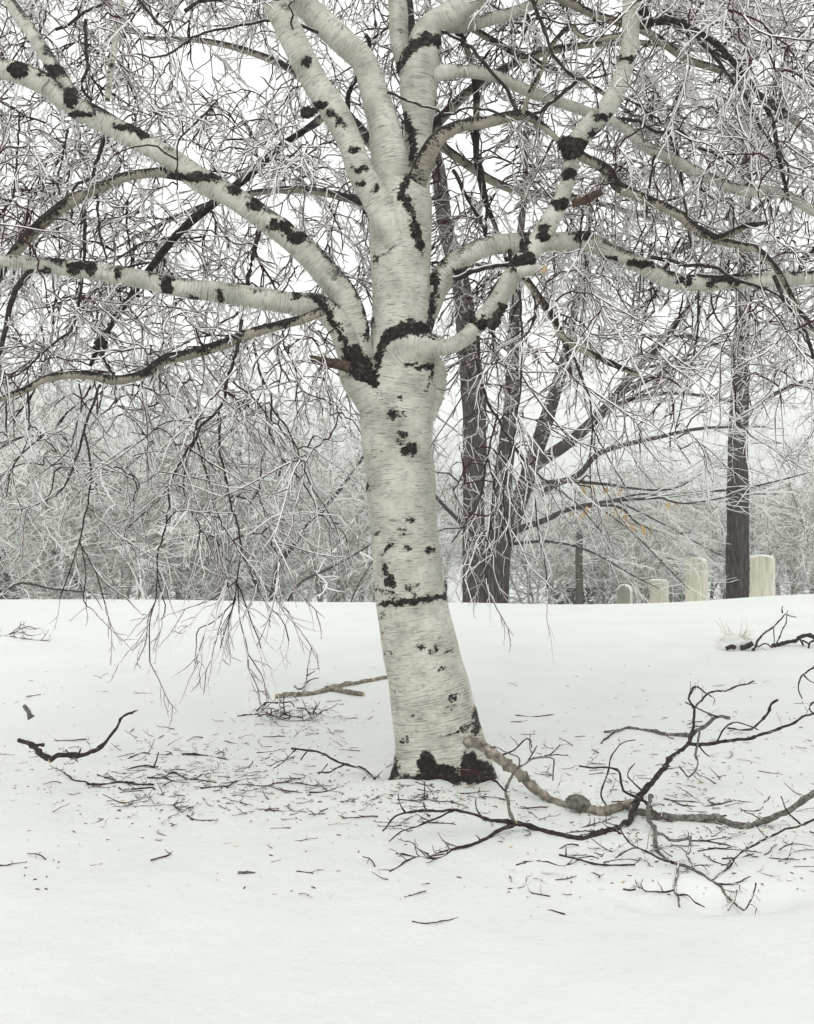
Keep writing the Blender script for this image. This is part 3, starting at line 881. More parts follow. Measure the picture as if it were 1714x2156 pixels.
tr(Z4([(1420, 200), (1430, 290), (1480, 380), (1495, 480), (1480, 560)]), 4, 2, -0.4, -0.3)
tr(Z4([(1600, 200), (1640, 270), (1690, 350)]), 3, 2, -0.1, -0.1)
tr([(75, 560), (40, 600), (20, 650), (8, 710), (-10, 760)], 15, 9, -0.72, -0.8)
tr(Z4([(1190, 1450), (1175, 1560), (1140, 1680), (1105, 1800)]), 3.2, 2, -0.35, -0.4)
tr(Z4([(1200, 1480), (1255, 1640), (1300, 1760), (1310, 1800)]), 3.2, 2, -0.35, -0.25)
tr(Z4([(1195, 1470), (1205, 1650), (1240, 1790), (1245, 1900)]), 3.0, 1.8, -0.35, -0.45)
tr(Z4([(1180, 1560), (1080, 1660), (1000, 1700), (985, 1760)]), 3.0, 2, -0.37, -0.3)
tr(Z4([(1240, 1380), (1330, 1560), (1420, 1660), (1450, 1760)]), 3.0, 2, -0.36, -0.5)
tr(Z4([(780, 1560), (756, 1640), (750, 1760), (752, 1870)]), 2.6, 1.6, -0.5, -0.5)
tr(Z4([(790, 1450), (830, 1580), (815, 1650)]), 2.6, 1.8, -0.5, -0.4)
tr(Z4([(400, 1250), (430, 1400), (420, 1560), (460, 1600)]), 2.8, 1.8, -0.48, -0.5)
tr(Z4([(400, 1270), (480, 1420), (530, 1580)]), 2.8, 1.8, -0.48, -0.4)
# right-hand hanging branches
tr(Z6([(180, 290), (185, 450), (230, 600), (270, 660), (350, 800), (430, 900), (520, 970), (640, 1060), (740, 1180)]), 7, 2.2, -0.5, -0.5)
tr(Z6([(268, 650), (220, 850), (190, 1020), (150, 1100), (60, 1230)]), 5, 2, -0.5, -0.4)
tr(Z6([(370, 80), (380, 350), (370, 560), (330, 820), (260, 930), (240, 1100)]), 6, 2, -0.48, -0.3)
tr(Z6([(430, 60), (440, 190), (390, 290), (290, 340), (240, 420)]), 5, 2.5, -0.5, -0.7)
tr(Z6([(585, 320), (680, 540), (700, 700), (690, 870), (700, 1030)]), 6, 2, -0.55, -0.5)
tr(Z6([(560, 280), (610, 470)]), 6, 5, -0.55, -0.6)
tr(Z6([(680, 540), (770, 580), (860, 640), (930, 720)]), 3.5, 2, -0.55, -0.8)
tr(Z6([(700, 700), (760, 820), (850, 970)]), 3.5, 2, -0.52, -0.4)
tr(Z6([(1185, 40), (1180, 280), (1140, 480), (1100, 650), (1080, 760), (1150, 870)]), 5, 2, 0.1, 0.0)
tr(Z6([(1230, 60), (1260, 190), (1300, 250), (1350, 370), (1340, 480)]), 4.5, 2, 0.12, 0.2)
tr(Z6([(1350, 60), (1410, 130), (1460, 250), (1420, 400)]), 4, 2, 0.12, -0.2)
tr(Z6([(540, 180), (660, 230), (700, 280), (800, 300)]), 4, 2, -0.55, -0.5)
tr(Z6([(820, 400), (930, 370), (1010, 420), (1060, 470)]), 3.5, 2, -0.6, -0.6)
tr(Z6([(350, 800), (430, 1000), (450, 1150), (480, 1300), (500, 1440)]), 4, 2, -0.5, -0.45)
tr(Z6([(230, 850), (260, 1050), (210, 1300), (220, 1420)]), 4, 2, -0.45, -0.45)
tr(Z6([(350, 790), (300, 950), (300, 1100), (330, 1250)]), 3.5, 2, -0.5, -0.6)
tr(Z6([(1530, 10), (1580, 120), (1660, 240), (1714, 390)]), 10, 7, -0.6, -0.7)
tr(Z6([(1180, 10), (1330, 20), (1450, 60), (1540, 95), (1714, 230)]), 8, 4, -0.1, -0.3)
# upper branches
tr(Z3([(800, 1440), (900, 1450), (1010, 1480), (1150, 1490), (1280, 1560), (1450, 1610)]), 9, 6, -0.02, -0.3)
tr(Z3([(730, 170), (830, 110), (930, 70), (960, 60)]), 10, 8, -0.5, -0.6)
tr(Z3([(930, 70), (1000, 130), (1060, 200), (1140, 290), (1220, 400), (1330, 540), (1380, 640), (1440, 750), (1560, 900), (1560, 1050), (1500, 1200)]), 9, 4, -0.6, -0.7)
tr(Z3([(1140, 290), (1200, 260), (1260, 200), (1330, 150)]), 6, 3, -0.6, -0.6)
tr(Z3([(1160, 300), (1280, 340), (1400, 320), (1500, 250), (1600, 300)]), 6, 3, -0.6, -0.5)
tr(Z3([(800, 140), (880, 130), (960, 160), (1040, 220), (1130, 260)]), 8, 5, -0.5, -0.4)
tr(Z3([(130, -40), (180, 100), (230, 230), (260, 310), (330, 390), (395, 450)]), 8, 6, -0.4, -0.35)
tr(Z3([(395, 450), (300, 530), (220, 600), (130, 650)]), 8, 8, -0.35, -0.32)
tr(Z3([(395, 445), (500, 430), (580, 410)]), 6, 3, -0.35, -0.2)
tr(Z3([(0, 120), (100, 130), (180, 95), (300, 130), (420, 135), (560, 120)]), 6, 3, -0.1, -0.2)
tr(Z3([(620, 660), (740, 680), (840, 740), (960, 730), (1060, 820), (1180, 870), (1330, 980)]), 8, 4, -0.2, -0.5)
tr(Z3([(960, 880), (920, 780), (860, 680), (750, 600), (660, 550)]), 6, 4, 0.3, -0.1)
tr(Z3([(830, 840), (790, 1080), (770, 1260), (700, 1420)]), 6, 3, 0.2, 0.1)
tr(Z3([(970, 960), (1000, 1180), (1030, 1380), (1100, 1520)]), 6, 3, 0.3, 0.2)
tr(Z3([(1080, 1050), (1150, 1110), (1260, 1120), (1260, 1300)]), 5, 3, 0.35, 0.2)
tr(Z3([(1320, 1060), (1390, 960), (1500, 880), (1560, 760)]), 5, 3, 0.4, 0.1)
tr(Z2([(640, 515), (750, 560), (870, 600), (980, 635), (1080, 600), (1200, 610), (1300, 650)]), 5, 6, -0.3, -0.3)
tr(Z2([(880, 150), (960, 180), (1100, 260), (1180, 360), (1280, 470), (1370, 630)]), 7, 8, -0.35, -0.34)
tr(Z2([(420, 610), (420, 520), (460, 440), (490, 330), (540, 250), (520, 190)]), 11, 9, -0.32, -0.4)
tr(Z2([(1110, 740), (1150, 900), (1190, 1100), (1190, 1320)]), 9, 6, 0.9, 0.8)
tr(Z2([(1010, 950), (1070, 1080), (1140, 1200), (1200, 1330)]), 9, 7, 0.7, 0.6)
tr(Z2([(1310, 1340), (1320, 1420), (1310, 1500), (1210, 1640), (1190, 1714)]), 11, 6, -0.1, -0.2)
tr(Z2([(1410, 1560), (1340, 1480), (1150, 1500), (1010, 1560)]), 9, 12, -0.3, -0.02)
tr(Z1([(430, 100), (430, 240), (440, 330), (410, 440), (460, 500)]), 8, 6, -0.3, -0.3)
tr(Z1([(340, 660), (310, 800), (290, 900), (300, 980)]), 6, 4, -0.5, -0.6)
tr(Z1([(520, 700), (480, 820), (450, 900), (370, 940), (360, 1100)]), 9, 5, -0.5, -0.3)
tr(Z1([(1600, 160), (1450, 110), (1350, 100), (1250, 120), (1000, 170), (900, 240), (780, 290), (690, 270)]), 8, 4, 0.1, -0.3)
tr(Z1([(930, 50), (1000, 10), (1110, 0)]), 9, 6, 0.0, 0.1)
tr(Z1([(1080, 520), (1000, 600), (900, 700), (890, 800), (890, 960)]), 5, 3, -0.6, -0.75)
tr(Z1([(420, 990), (425, 1200), (410, 1420), (390, 1560)]), 9, 5, -0.5, -0.4)
tr(Z1([(490, 980), (500, 1150), (540, 1320)]), 7, 4, -0.4, -0.3)
tr(Z1([(590, 1300), (700, 1230), (830, 1200), (940, 1160), (1060, 1160), (1180, 1220), (1280, 1220)]), 5, 3, -0.5, -0.2)
tr(Z1([(1320, 810), (1250, 760), (1150, 740), (1080, 760), (960, 710)]), 5, 3, 0.1, 0.1)
tr(Z1([(1300, 1180), (1270, 1280), (1240, 1440)]), 11, 9, 0.4, 0.3)
tr(Z1([(0, 1080), (60, 1000), (80, 850), (100, 560)]), 6, 4, -0.2, 0.0)
tr(Z1([(280, 150), (350, 120), (420, 60), (560, 0)]), 7, 6, 0.3, 0.2)
tr(Z1([(690, -20), (760, 80), (840, 160)]), 8, 5, 0.3, 0.2)

class Node:
    __slots__ = ('p', 'par', 'n', 'd')

branch_paths = []        # (points, base radius, end radius)
nodes_p = []             # nodes where further branches may start
_cand = np.vstack([Pn for Pn, _, _ in SKEL])
for pts, Y0, Y1 in TR:
    # start on the limb or branch that the start touches in the picture
    cx_, cy_ = proj(_cand)
    d2 = np.hypot(cx_ - pts[0][0], cy_ - pts[0][1])
    near = np.where(d2 < max(14, d2.min() + 3))[0]
    if d2.min() < 14:
        yc = _cand[near, 1]; yn = yc[np.argmin(np.abs(yc - Y0))]
        Y1 = Y1 + (yn - Y0) * 0.6; Y0 = yn
    c = ctrl_px(pts, Y0, Y1)
    S = spline(c, 0.04)
    Pn = S[:, :3] + B0
    jit = rng.normal(0, 1, Pn.shape) * np.minimum(S[:, 3:4] * 0.5, 0.003)
    Pn = Pn + jit
    branch_paths.append((Pn, S[:, 3]))
    _cand = np.vstack([_cand, Pn])

# where twigs hang: wanted density over the picture, rows of 100 px from y = -350
DENS = np.array([
    [.6, .7, .7, .6, .7, .8, .9, .9],
    [.6, .7, .7, .6, .8, .9, .9, .9],
    [.6, .7, .7, .5, .8, .9, 1., 1.],
    [.6, .7, .6, .4, .7, 1., 1., 1.],
    [.6, .6, .5, .4, .7, 1., 1., 1.],
    [.8, .6, .6, .5, .5, .9, 1., 1.],
    [.9, .5, .7, .7, .4, .9, 1., 1.],
    [.9, .6, .5, .7, .5, .9, 1., 1.],
    [.9, .7, .5, .6, .6, .8, .9, 1.],
    [.9, .8, .6, .6, .6, .7, .7, .9],
    [.8, .7, .5, .7, .5, .5, .45, .6],
    [.7, .6, .5, .7, .4, .35, .3, .4],
    [.35, .35, .45, .4, .7, .25, .12, .12],
    [.22, .25, .4, .2, .8, .12, .0, .0],
    [.08, .1, .35, .05, .6, .0, .0, .0],
    [.0, .0, .2, .0, .2, .0, .0, .0]])
NT = 2250
targets = []
while len(targets) < NT:
    px = rng.uniform(-150, 1864); py = rng.uniform(-350, 1249)
    c = min(max(int(px / 214.25), 0), 7); r = int((py + 350) / 100)
    if rng.rand() > DENS[r, c]: continue
    lim = np.interp(py, [-350, 600, 1000, 1250], [3.2, 2.6, 1.2, 0.5])
    Y = rng.uniform(-0.1, lim) if rng.rand() < 0.86 else rng.uniform(-1.3, -0.1)
    if py > 830: Y = rng.uniform(-0.85, 0.45)
    if Y < 0.25 and 730 < px < 950: continue
    targets.append(P(px, py, Y))
targets = np.array(targets)

skel_pts, skel_own = [], []
limb_objs = [w for _, _, w in SKEL]
for li, (Pn, rad, w) in enumerate(SKEL):
    for i in range(0, len(Pn), max(1, int(0.05 / 0.018))):
        skel_pts.append(Pn[i]); skel_own.append(li)
kd = kdtree.KDTree(len(skel_pts))
for i, p in enumerate(skel_pts): kd.insert(p, i)
kd.balance()
branch_own = []
for Pn, rad in branch_paths:
    c0, c1 = kd.find(Pn[0]), kd.find(Pn[-1])
    li = skel_own[c0[1] if c0[2] <= c1[2] else c1[1]]
    branch_own.append(li)
for (Pn, rad), li in zip(branch_paths, branch_own):
    for p in Pn[2::2]:
        skel_pts.append(p); skel_own.append(li)

def build_kd(pts):
    kd = kdtree.KDTree(len(pts))
    for i, p in enumerate(pts):
        kd.insert(p, i)
    kd.balance()
    return kd

# is a picture position covered by a big limb (nearer limbs stay in view)?
def _on_limb(px, py):
    hit = np.zeros(len(px), bool)
    for pts, hw, y in LIMB2D:
        for i in range(len(pts) - 1):
            a, b = pts[i], pts[i + 1]
            ab = b - a
            q = np.stack([px, py], -1)
            t = np.clip(((q - a) @ ab) / max(ab @ ab, 1e-6), 0, 1)
            dd = np.linalg.norm(q - (a + t[:, None] * ab), axis=1)
            hit |= dd < (hw[i] * (1 - t) + hw[i + 1] * t) * 1.25
    hit |= (px > 750) & (px < 945) & (py > 380) & (py < 1640)
    return hit
_gx, _gy = np.meshgrid(np.arange(-600, 2400, 4), np.arange(-700, 1900, 4))
_GRID = _on_limb(_gx.ravel().astype(float), _gy.ravel().astype(float)).reshape(_gx.shape)
def on_limb(px, py):
    return _GRID[np.clip(((py + 700) / 4).astype(int), 0, _GRID.shape[0] - 1), np.clip(((px + 600) / 4).astype(int), 0, _GRID.shape[1] - 1)]

kd = build_kd(skel_pts)
d0 = np.array([kd.find(t)[2] for t in targets])
order = np.argsort(d0)
made, made_own = [], []     # auto branches: point arrays
for bi in range(0, NT, 60):
    kd = build_kd(skel_pts)
    for ti in order[bi:bi + 60]:
        t = targets[ti]
        best, bc = None, 1e9
        for co, idx, dist in kd.find_n(t, 14):
            dz = t[2] - co[2]
            cost = dist * (1 + max(dz, 0) * 2.2) + 0.05
            if cost < bc and dist > 0.05:
                best, bc, bown = np.array(co), cost, skel_own[idx]
        if best is None: continue
        L = np.linalg.norm(t - best)
        if L > 2.6: continue
        hz = np.linalg.norm((t - best)[:2])
        c1 = best + (t - best) * 0.33 + np.array([0, 0, 0.22 * hz + 0.05 * L]) + rng.normal(0, 0.07 * L, 3)
        c2 = best + (t - best) * 0.72 + np.array([0, 0, 0.16 * hz]) + rng.normal(0, 0.07 * L, 3)
        n = max(4, int(L / 0.05))
        s = np.linspace(0, 1, n + 1)[:, None]
        path = (1 - s) ** 3 * best + 3 * s * (1 - s) ** 2 * c1 + 3 * s * s * (1 - s) * c2 + s ** 3 * t
        path[1:] += rng.normal(0, 0.0075, (n, 3))
        ox, oy = proj(path[2:])
        if (on_limb(ox, oy) & (path[2:, 1] < 0.15)).mean() > 0.2 and rng.rand() < 0.92: continue
        made.append(path); made_own.append(bown)
        for p in path[2:]:
            skel_pts.append(p); skel_own.append(bown)

TEMPS = [sprig_template(5, 0.0235, seed=100 + k) for k in range(26)]     # thickness at 1 m length; scaled with the spray

sp_pos, sp_dir, sp_len, sp_own, sp_hang = [], [], [], [], []
def sprigs_on(path, density, lmin, lmax, start, own, hang):
    t = tangents(path)
    for i in range(start, len(path)):
        if rng.rand() > density: continue
        d = t[i]
        lat = rng.normal(0, 1, 3); lat -= d * (lat @ d); lat = nrm(lat)
        h = rng.rand() < hang
        dr = d * 0.9 + lat * 0.62 + np.array([0, 0, -0.5]) if h else d * 0.75 + lat * 0.85 + np.array([0, 0, -0.30])
        sp_pos.append(path[i]); sp_dir.append(dr); sp_len.append(rng.uniform(lmin, lmax) * (1.3 if h else 1)); sp_own.append(own); sp_hang.append(h)
    sp_pos.append(path[-1]); sp_dir.append(t[-1] + np.array([0, 0, -0.2])); sp_len.append(rng.uniform(lmin, lmax) * 1.1); sp_own.append(own); sp_hang.append(hang > 0.5)

for path, own in zip(made, made_own):
    low = proj(path[-1])[1] > 800
    sprigs_on(path, 0.30 if low else 0.42, 0.20, 0.40, 2, own, 0.85 if low else 0.45)
for (Pn, rad), own in zip(branch_paths, branch_own):
    low = proj(Pn[-1])[1] > 800
    sprigs_on(Pn, 0.25 if low else 0.28, 0.16, 0.34, 2, own, 0.9 if low else 0.4)
sp_own = np.array(sp_own); sp_hang = np.array(sp_hang)
sp_pos = np.array(sp_pos); sp_dir = nrm(np.array(sp_dir)); sp_len = np.array(sp_len)
tip = sp_pos + sp_dir * sp_len[:, None] * 0.6
p0x, p0y = proj(sp_pos); p1x, p1y = proj(tip); p2x, p2y = proj(sp_pos + sp_dir * sp_len[:, None] * 0.95)
front = np.minimum(sp_pos[:, 1], tip[:, 1]) < 0.25
cover = (on_limb(p1x, p1y) | on_limb(p2x, p2y)) & front
keep = ~cover | (rng.rand(len(cover)) < 0.05)
sp_pos, sp_dir, sp_len, sp_own, sp_hang = sp_pos[keep], sp_dir[keep], sp_len[keep], sp_own[keep], sp_hang[keep]

# attach each auto branch and its twigs to the birch
dark_b = Batch()
def branch_mesh(batch, path, rad, sides):
    V, Q, S = tube(path, rad, sides, ref=nrm(np.array([rng.normal() * .15, rng.normal() * .15, 1.0])), phase=math.pi / sides)
    M = np.where(up_faces(V, Q, 0.62), 0, 1)
    batch.add(V - B0, Q, M)
for k, (Pn, rad) in enumerate(branch_paths):
    b = Batch()
    branch_mesh(b, Pn, np.maximum(rad, 0.0035), 8)
    link('branch', b.data('branch', [M_ICE, M_BRANCH]), limb_objs[branch_own[k]])
HANG = [hang_template(700 + k) for k in range(20)]
BACK = [sprig_template(3, 0.0215, seed=150 + k, frost=None) for k in range(16)]
nt_tris = 0
sp_cls = np.where(sp_pos[:, 1] > 0.8, 2, np.where(sp_hang, 1, 0))
for li, lo in enumerate(limb_objs):
    auto = Batch()
    for path, own in zip(made, made_own):
        if own != li: continue
        L = len(path) * 0.05
        rad = np.linspace(min(0.0045 + 0.0028 * L, 0.009), 0.0035, len(path))
        branch_mesh(auto, path, rad, 6)
    if auto.V:
        tag(link('thin_branches', auto.data('thin_branches', [M_ICE, M_TWIG]), lo), 'thin dark branches glazed with ice', kind='stuff')
    tw = Batch()
    for cls, temps in ((0, TEMPS), (1, HANG), (2, BACK)):
        k = (sp_own == li) & (sp_cls == cls)
        if k.any(): place_sprigs(tw, temps, sp_pos[k] - B0, sp_dir[k], sp_len[k])
    if tw.V:
        tag(link('twigs', tw.data('twigs', [M_ICE, M_TWIG]), lo), 'fine drooping twigs coated in clear ice', kind='stuff')
    nt_tris += tw.tris() + auto.tris()
print('birch sprays', len(sp_pos), 'branches', len(made), 'tris', nt_tris)

# icicles under the limbs
def icicles(keys, parent):
    b = Batch()
    for k in keys:
        _, Pn, rad = LIMBS[k]
        for i in range(len(Pn)):
            if rad[i] < 0.02 or i < len(Pn) * 0.22: continue
            for _ in range(2):
                if rng.rand() > 0.62 * (0.35 + 0.65 * (noise.noise(Vector((Pn[i][0] * 3.1, 0.0, Pn[i][2] * 3.1))) > -0.05)): continue
                L = 0.02 + 0.10 * rng.rand() ** 2.2
                p = Pn[i] + np.array([0, rng.uniform(-0.5, 0.5) * rad[i], -rad[i] * 0.93]) + rng.normal(0, 0.003, 3)
                q = np.array([p, p + np.array([0, 0, -L * .5]), p + np.array([rng.normal() * .002, 0, -L])])
                r = 0.0030 + 0.020 * L
                V, Q, S = tube(q, [r, r * 0.65, r * 0.12], 4)
                b.add(V - B0, Q, np.zeros(len(Q), int))
    o = link('icicles', b.data('icicles', [M_ICICLE]), parent)
    tag(o, 'rows of thin clear icicles under the limbs', kind='stuff')
icicles(['A', 'B', 'D', 'E', 'H', 'I', 'C', 'F4', 'L', 'U', 'A2', 'J'], birch)

# ---------------------------------------------------------------- background trees
LONG = [sprig_template(3, 0.0085, True, seed=300 + k, frost=0.25) for k in range(10)]
FARS = [sprig_template(3, 0.019, False, seed=400 + k, frost=0.8) for k in range(10)]

def px_limb(pts, Y, w):
    """picture trace at depth Y -> world points and radii"""
    C = np.array([[*P(p[0], p[1], p[3] if len(p) > 3 else Y), (p[2] if len(p) > 2 else w) * 0.5 * ((p[3] if len(p) > 3 else Y) + DC) / F] for p in pts])
    return C

def rough_tube(name, C, parent, base, mats, sides=14, step=0.12, groove=0.07):
    S = spline(C, step)
    V, Q, s = tube(S[:, :3], S[:, 3], sides, ref=(0, 1, 0.01))
    axis = np.repeat(S[:, :3], sides, 0)
    nz = np.array([noise.noise(Vector((v[0] * 9, v[1] * 9, v[2] * 1.2))) + 0.5 * noise.noise(Vector((v[0] * 22, v[1] * 22, v[2] * 3))) for v in V])
    V = axis + (V - axis) * (1 + groove * nz)[:, None]
    return link(name, mesh_data(name, V - base, Q, mats), parent), S

def side_sprigs(S, n, lmin, lmax, rngs, bias=(0, 0, 0), start=0.2, spread=0.9):
    pos, dr, ln = [], [], []
    t = tangents(S[:, :3])
    for _ in range(n):
        i = int(len(S) * (start + (1 - start) * rngs.rand() ** 0.8)); i = min(i, len(S) - 1)
        lat = rngs.normal(0, 1, 3); lat -= t[i] * (lat @ t[i]); lat = nrm(lat)
        pos.append(S[i, :3]); dr.append(t[i] * 0.7 + lat * spread + np.array(bias)); ln.append(rngs.uniform(lmin, lmax))
    return pos, dr, ln

Yd = 21.0
dark = empty('bare_tree', tuple(px_limb([(1020, 1290)], Yd, 10)[0, :3] * [1, 1, 0] + [0, 0, float(ground(1.9, Yd))]))
tag(dark, 'dark grey bare tree with several thick stems from one base behind the birch', 'tree')
D0 = np.array(dark.location)
zg = float(ground(1.9, Yd))
basepy = 1078 + (H - zg + 0.1) / (Yd + DC) * F
stems = [
    ([(1003, basepy, 62), (999, 1267, 52), (997, 1082, 46), (1000, 898, 50), (993, 796, 49), (983, 713, 44), (975, 621, 40), (955, 540, 36), (937, 472, 33), (926, 377, 30), (914, 300, 26), (905, 150, 20), (900, -50, 10)]),
    ([(1040, basepy, 62), (1043, 1267, 54), (1053, 1128, 50), (1057, 1036, 42), (1066, 944, 36), (1076, 852, 32), (1080, 773, 28), (1082, 690, 24), (1090, 560, 18), (1105, 380, 12), (1110, 200, 6)]),
    ([(1045, 1190, 40), (1076, 1105, 36), (1108, 1013, 34), (1131, 944, 33), (1149, 888, 31), (1172, 815, 26), (1185, 770, 22), (1205, 680, 17), (1230, 560, 12), (1250, 400, 6)])]
for st in stems:
    rough_tube('stem', px_limb(st, Yd, 1), dark, D0, [M_FARBARK], 16, 0.1, 0.10)
dl = [([(1120, 985, 26), (1145, 967, 26), (1200, 930, 24), (1246, 889, 22), (1292, 842, 20), (1339, 778, 17), (1385, 727, 15), (1431, 672, 12), (1490, 600, 8), (1540, 540, 4)]),
      ([(1235, 900, 12), (1302, 852, 11), (1362, 833, 9), (1445, 829, 7), (1560, 850, 4)]),
      ([(1140, 1040, 15), (1173, 1018, 14), (1219, 999, 12), (1256, 958, 11), (1306, 939, 10), (1385, 921, 8), (1477, 902, 6), (1615, 898, 3)]),
      ([(1060, 1125, 16), (1145, 1096, 12), (1182, 1078, 10), (1219, 1067, 9), (1281, 1056, 7), (1380, 1048, 6), (1479, 1036, 5), (1578, 1026, 4), (1714, 993, 2)]),
      ([(1130, 1025, 9), (1170, 1013, 8), (1281, 1020, 6), (1331, 1028, 5), (1413, 1030, 4), (1479, 997, 2)]),
      ([(1200, 1071, 6), (1298, 1066, 5), (1347, 1105, 4), (1413, 1123, 3), (1456, 1120, 2)]),
      ([(1280, 1056, 5), (1360, 1040, 4), (1440, 1060, 3.5), (1560, 1042, 2.5), (1640, 1040, 1.5)]),
      ([(1040, 1150, 8), (1150, 1140, 6), (1240, 1160, 4), (1330, 1210, 2.5), (1390, 1240, 1.5)]),
      ([(1250, 1060, 4), (1330, 1120, 3), (1400, 1190, 2.5), (1450, 1240, 1.5)]),
      ([(1300, 1055, 4), (1390, 1100, 3), (1480, 1150, 2.5), (1540, 1180, 1.5)]),
      ([(990, 1120, 12), (960, 1090, 9), (930, 1060, 8), (890, 1010, 4)]),
      ([(985, 760, 12), (940, 720, 9), (900, 700, 6)]),
      ([(1290, 842, 9), (1360, 800, 8), (1450, 770, 6), (1540, 780, 4), (1640, 830, 2)]),
      ([(1340, 778, 7), (1420, 760, 6), (1520, 720, 4), (1620, 700, 2)])]
dsp = Batch()
rb = np.random.RandomState(5)
pos, dr, ln = [], [], []
leaf_spots = []
for k, L in enumerate(dl):
    C = px_limb(L, Yd, 1)
    C[:, 1] += np.linspace(0, [-2.5, 1.5, -2.0, -1.0, 1.0, 0.5, -1.8, 0.6, -0.8, 1.2, 0.3, 0.8, 1.6, -1.2][k], len(C))
    # keep the picture position when the depth changes
    for i, p in enumerate(L):
        q = P(p[0], p[1], C[i, 1]); C[i, :3] = q
    o, S = rough_tube('limb', C, dark, D0, [M_FARBARK], 8, 0.15, 0.05)
    a = side_sprigs(S, 34 if k < 3 else (11 if k < 10 else 22), 0.6, 1.9, rb, (0.35, 0, 0.05), 0.15, 0.6)
    pos += a[0]; dr += a[1]; ln += a[2]
    if k in (3, 4, 5): leaf_spots.append(S)
for st in stems:
    S = spline(px_limb(st, Yd, 1), 0.2)
    a = side_sprigs(S, 50, 0.5, 1.4, rb, (0, 0, 0.0), 0.15, 1.2)
    pos += a[0]; dr += a[1]; ln += a[2]
place_sprigs(dsp, LONG, np.array(pos) - D0, dr, ln)
o = link('twigs', dsp.data('twigs', [M_FROST, M_FARTWIG]), dark); tag(o, 'thin straight frosted shoots', kind='stuff')
# a few dry leaves still hanging
lv = np.array([[0, 0, 0], [0.03, 0.006, -0.035], [0.024, 0, -0.11], [0, -0.004, -0.15], [-0.024, 0, -0.11], [-0.03, 0.006, -0.035]])
leaf_me = mesh_data('leaf', lv, [[0, 1, 2, 3], [0, 3, 4, 5]], [M_LEAF], smooth=False)
for k in range(34):
    S = leaf_spots[k % 3]
    i = int(len(S) * rb.uniform(0.25, 0.62))
    o = link('leaf', leaf_me, dark)
    o.location = S[i, :3] - D0 + rb.normal(0, 1, 3) * [0.12, 0.12, 0.08] + [0, 0, -0.05]
    o.rotation_euler = (rb.normal() * .3, rb.normal() * .3, rb.uniform(0, 6.28))
    s = rb.uniform(1.2, 2.0); o.scale = (s, s, s)

Yr = 22.0
zr = float(ground(8.5, Yr))
rt = empty('bare_tree', (P(1553, 1264, Yr)[0], Yr, zr))
tag(rt, 'single straight dark-barked trunk standing between two tall pale gravestones', 'tree')
R0 = np.array(rt.location)
pyb = 1078 + (H - zr + 0.1) / (Yr + DC) * F
o, S = rough_tube('trunk', px_limb([(1553, pyb, 54), (1553, 1264, 49), (1553, 1082, 46), (1553, 990, 43), (1555, 898, 39), (1558, 805, 36), (1562, 713, 31), (1566, 600, 28), (1570, 400, 22), (1574, 150, 15), (1578, -100, 6)], Yr, 1), rt, R0, [M_FARBARK], 20, 0.06, 0.12)
pos, dr, ln = side_sprigs(S, 150, 0.4, 1.3, rb, (0, 0, -0.1), 0.22, 1.3)
a = side_sprigs(S, 90, 0.7, 1.8, rb, (0, -0.1, 0.0), 0.33, 1.5)
b = Batch(); place_sprigs(b, LONG, np.array(pos + a[0]) - R0, dr + a[1], ln + a[2])
o = link('twigs', b.data('twigs', [M_FROST, M_FARTWIG]), rt); tag(o, 'short frosted shoots on the trunk', kind='stuff')
for k in range(5):   # limbs of this tree
    z0 = [880, 760, 640, 560, 470][k]; sg = [1, -1, 1, -1, 1][k]
    C = px_limb([(1558, z0, 12), (1558 + sg * 70, z0 - 50, 9), (1558 + sg * 160, z0 - 80 + 20 * k, 7), (1558 + sg * 260, z0 - 60, 4), (1558 + sg * 340, z0 + 10, 2)], Yr, 1)
    C[:, 1] += np.linspace(0, rb.uniform(-2, 2), len(C))
    o, S2 = rough_tube('limb', C, rt, R0, [M_FARBARK], 8, 0.2, 0.05)
    pos, dr, ln = side_sprigs(S2, 50, 0.5, 1.4, rb, (0, 0, -0.15), 0.1, 0.9)
    b = Batch(); place_sprigs(b, LONG, np.array(pos) - R0, dr, ln)
    tag(link('twigs', b.data('twigs', [M_FROST, M_FARTWIG]), o), kind='stuff')

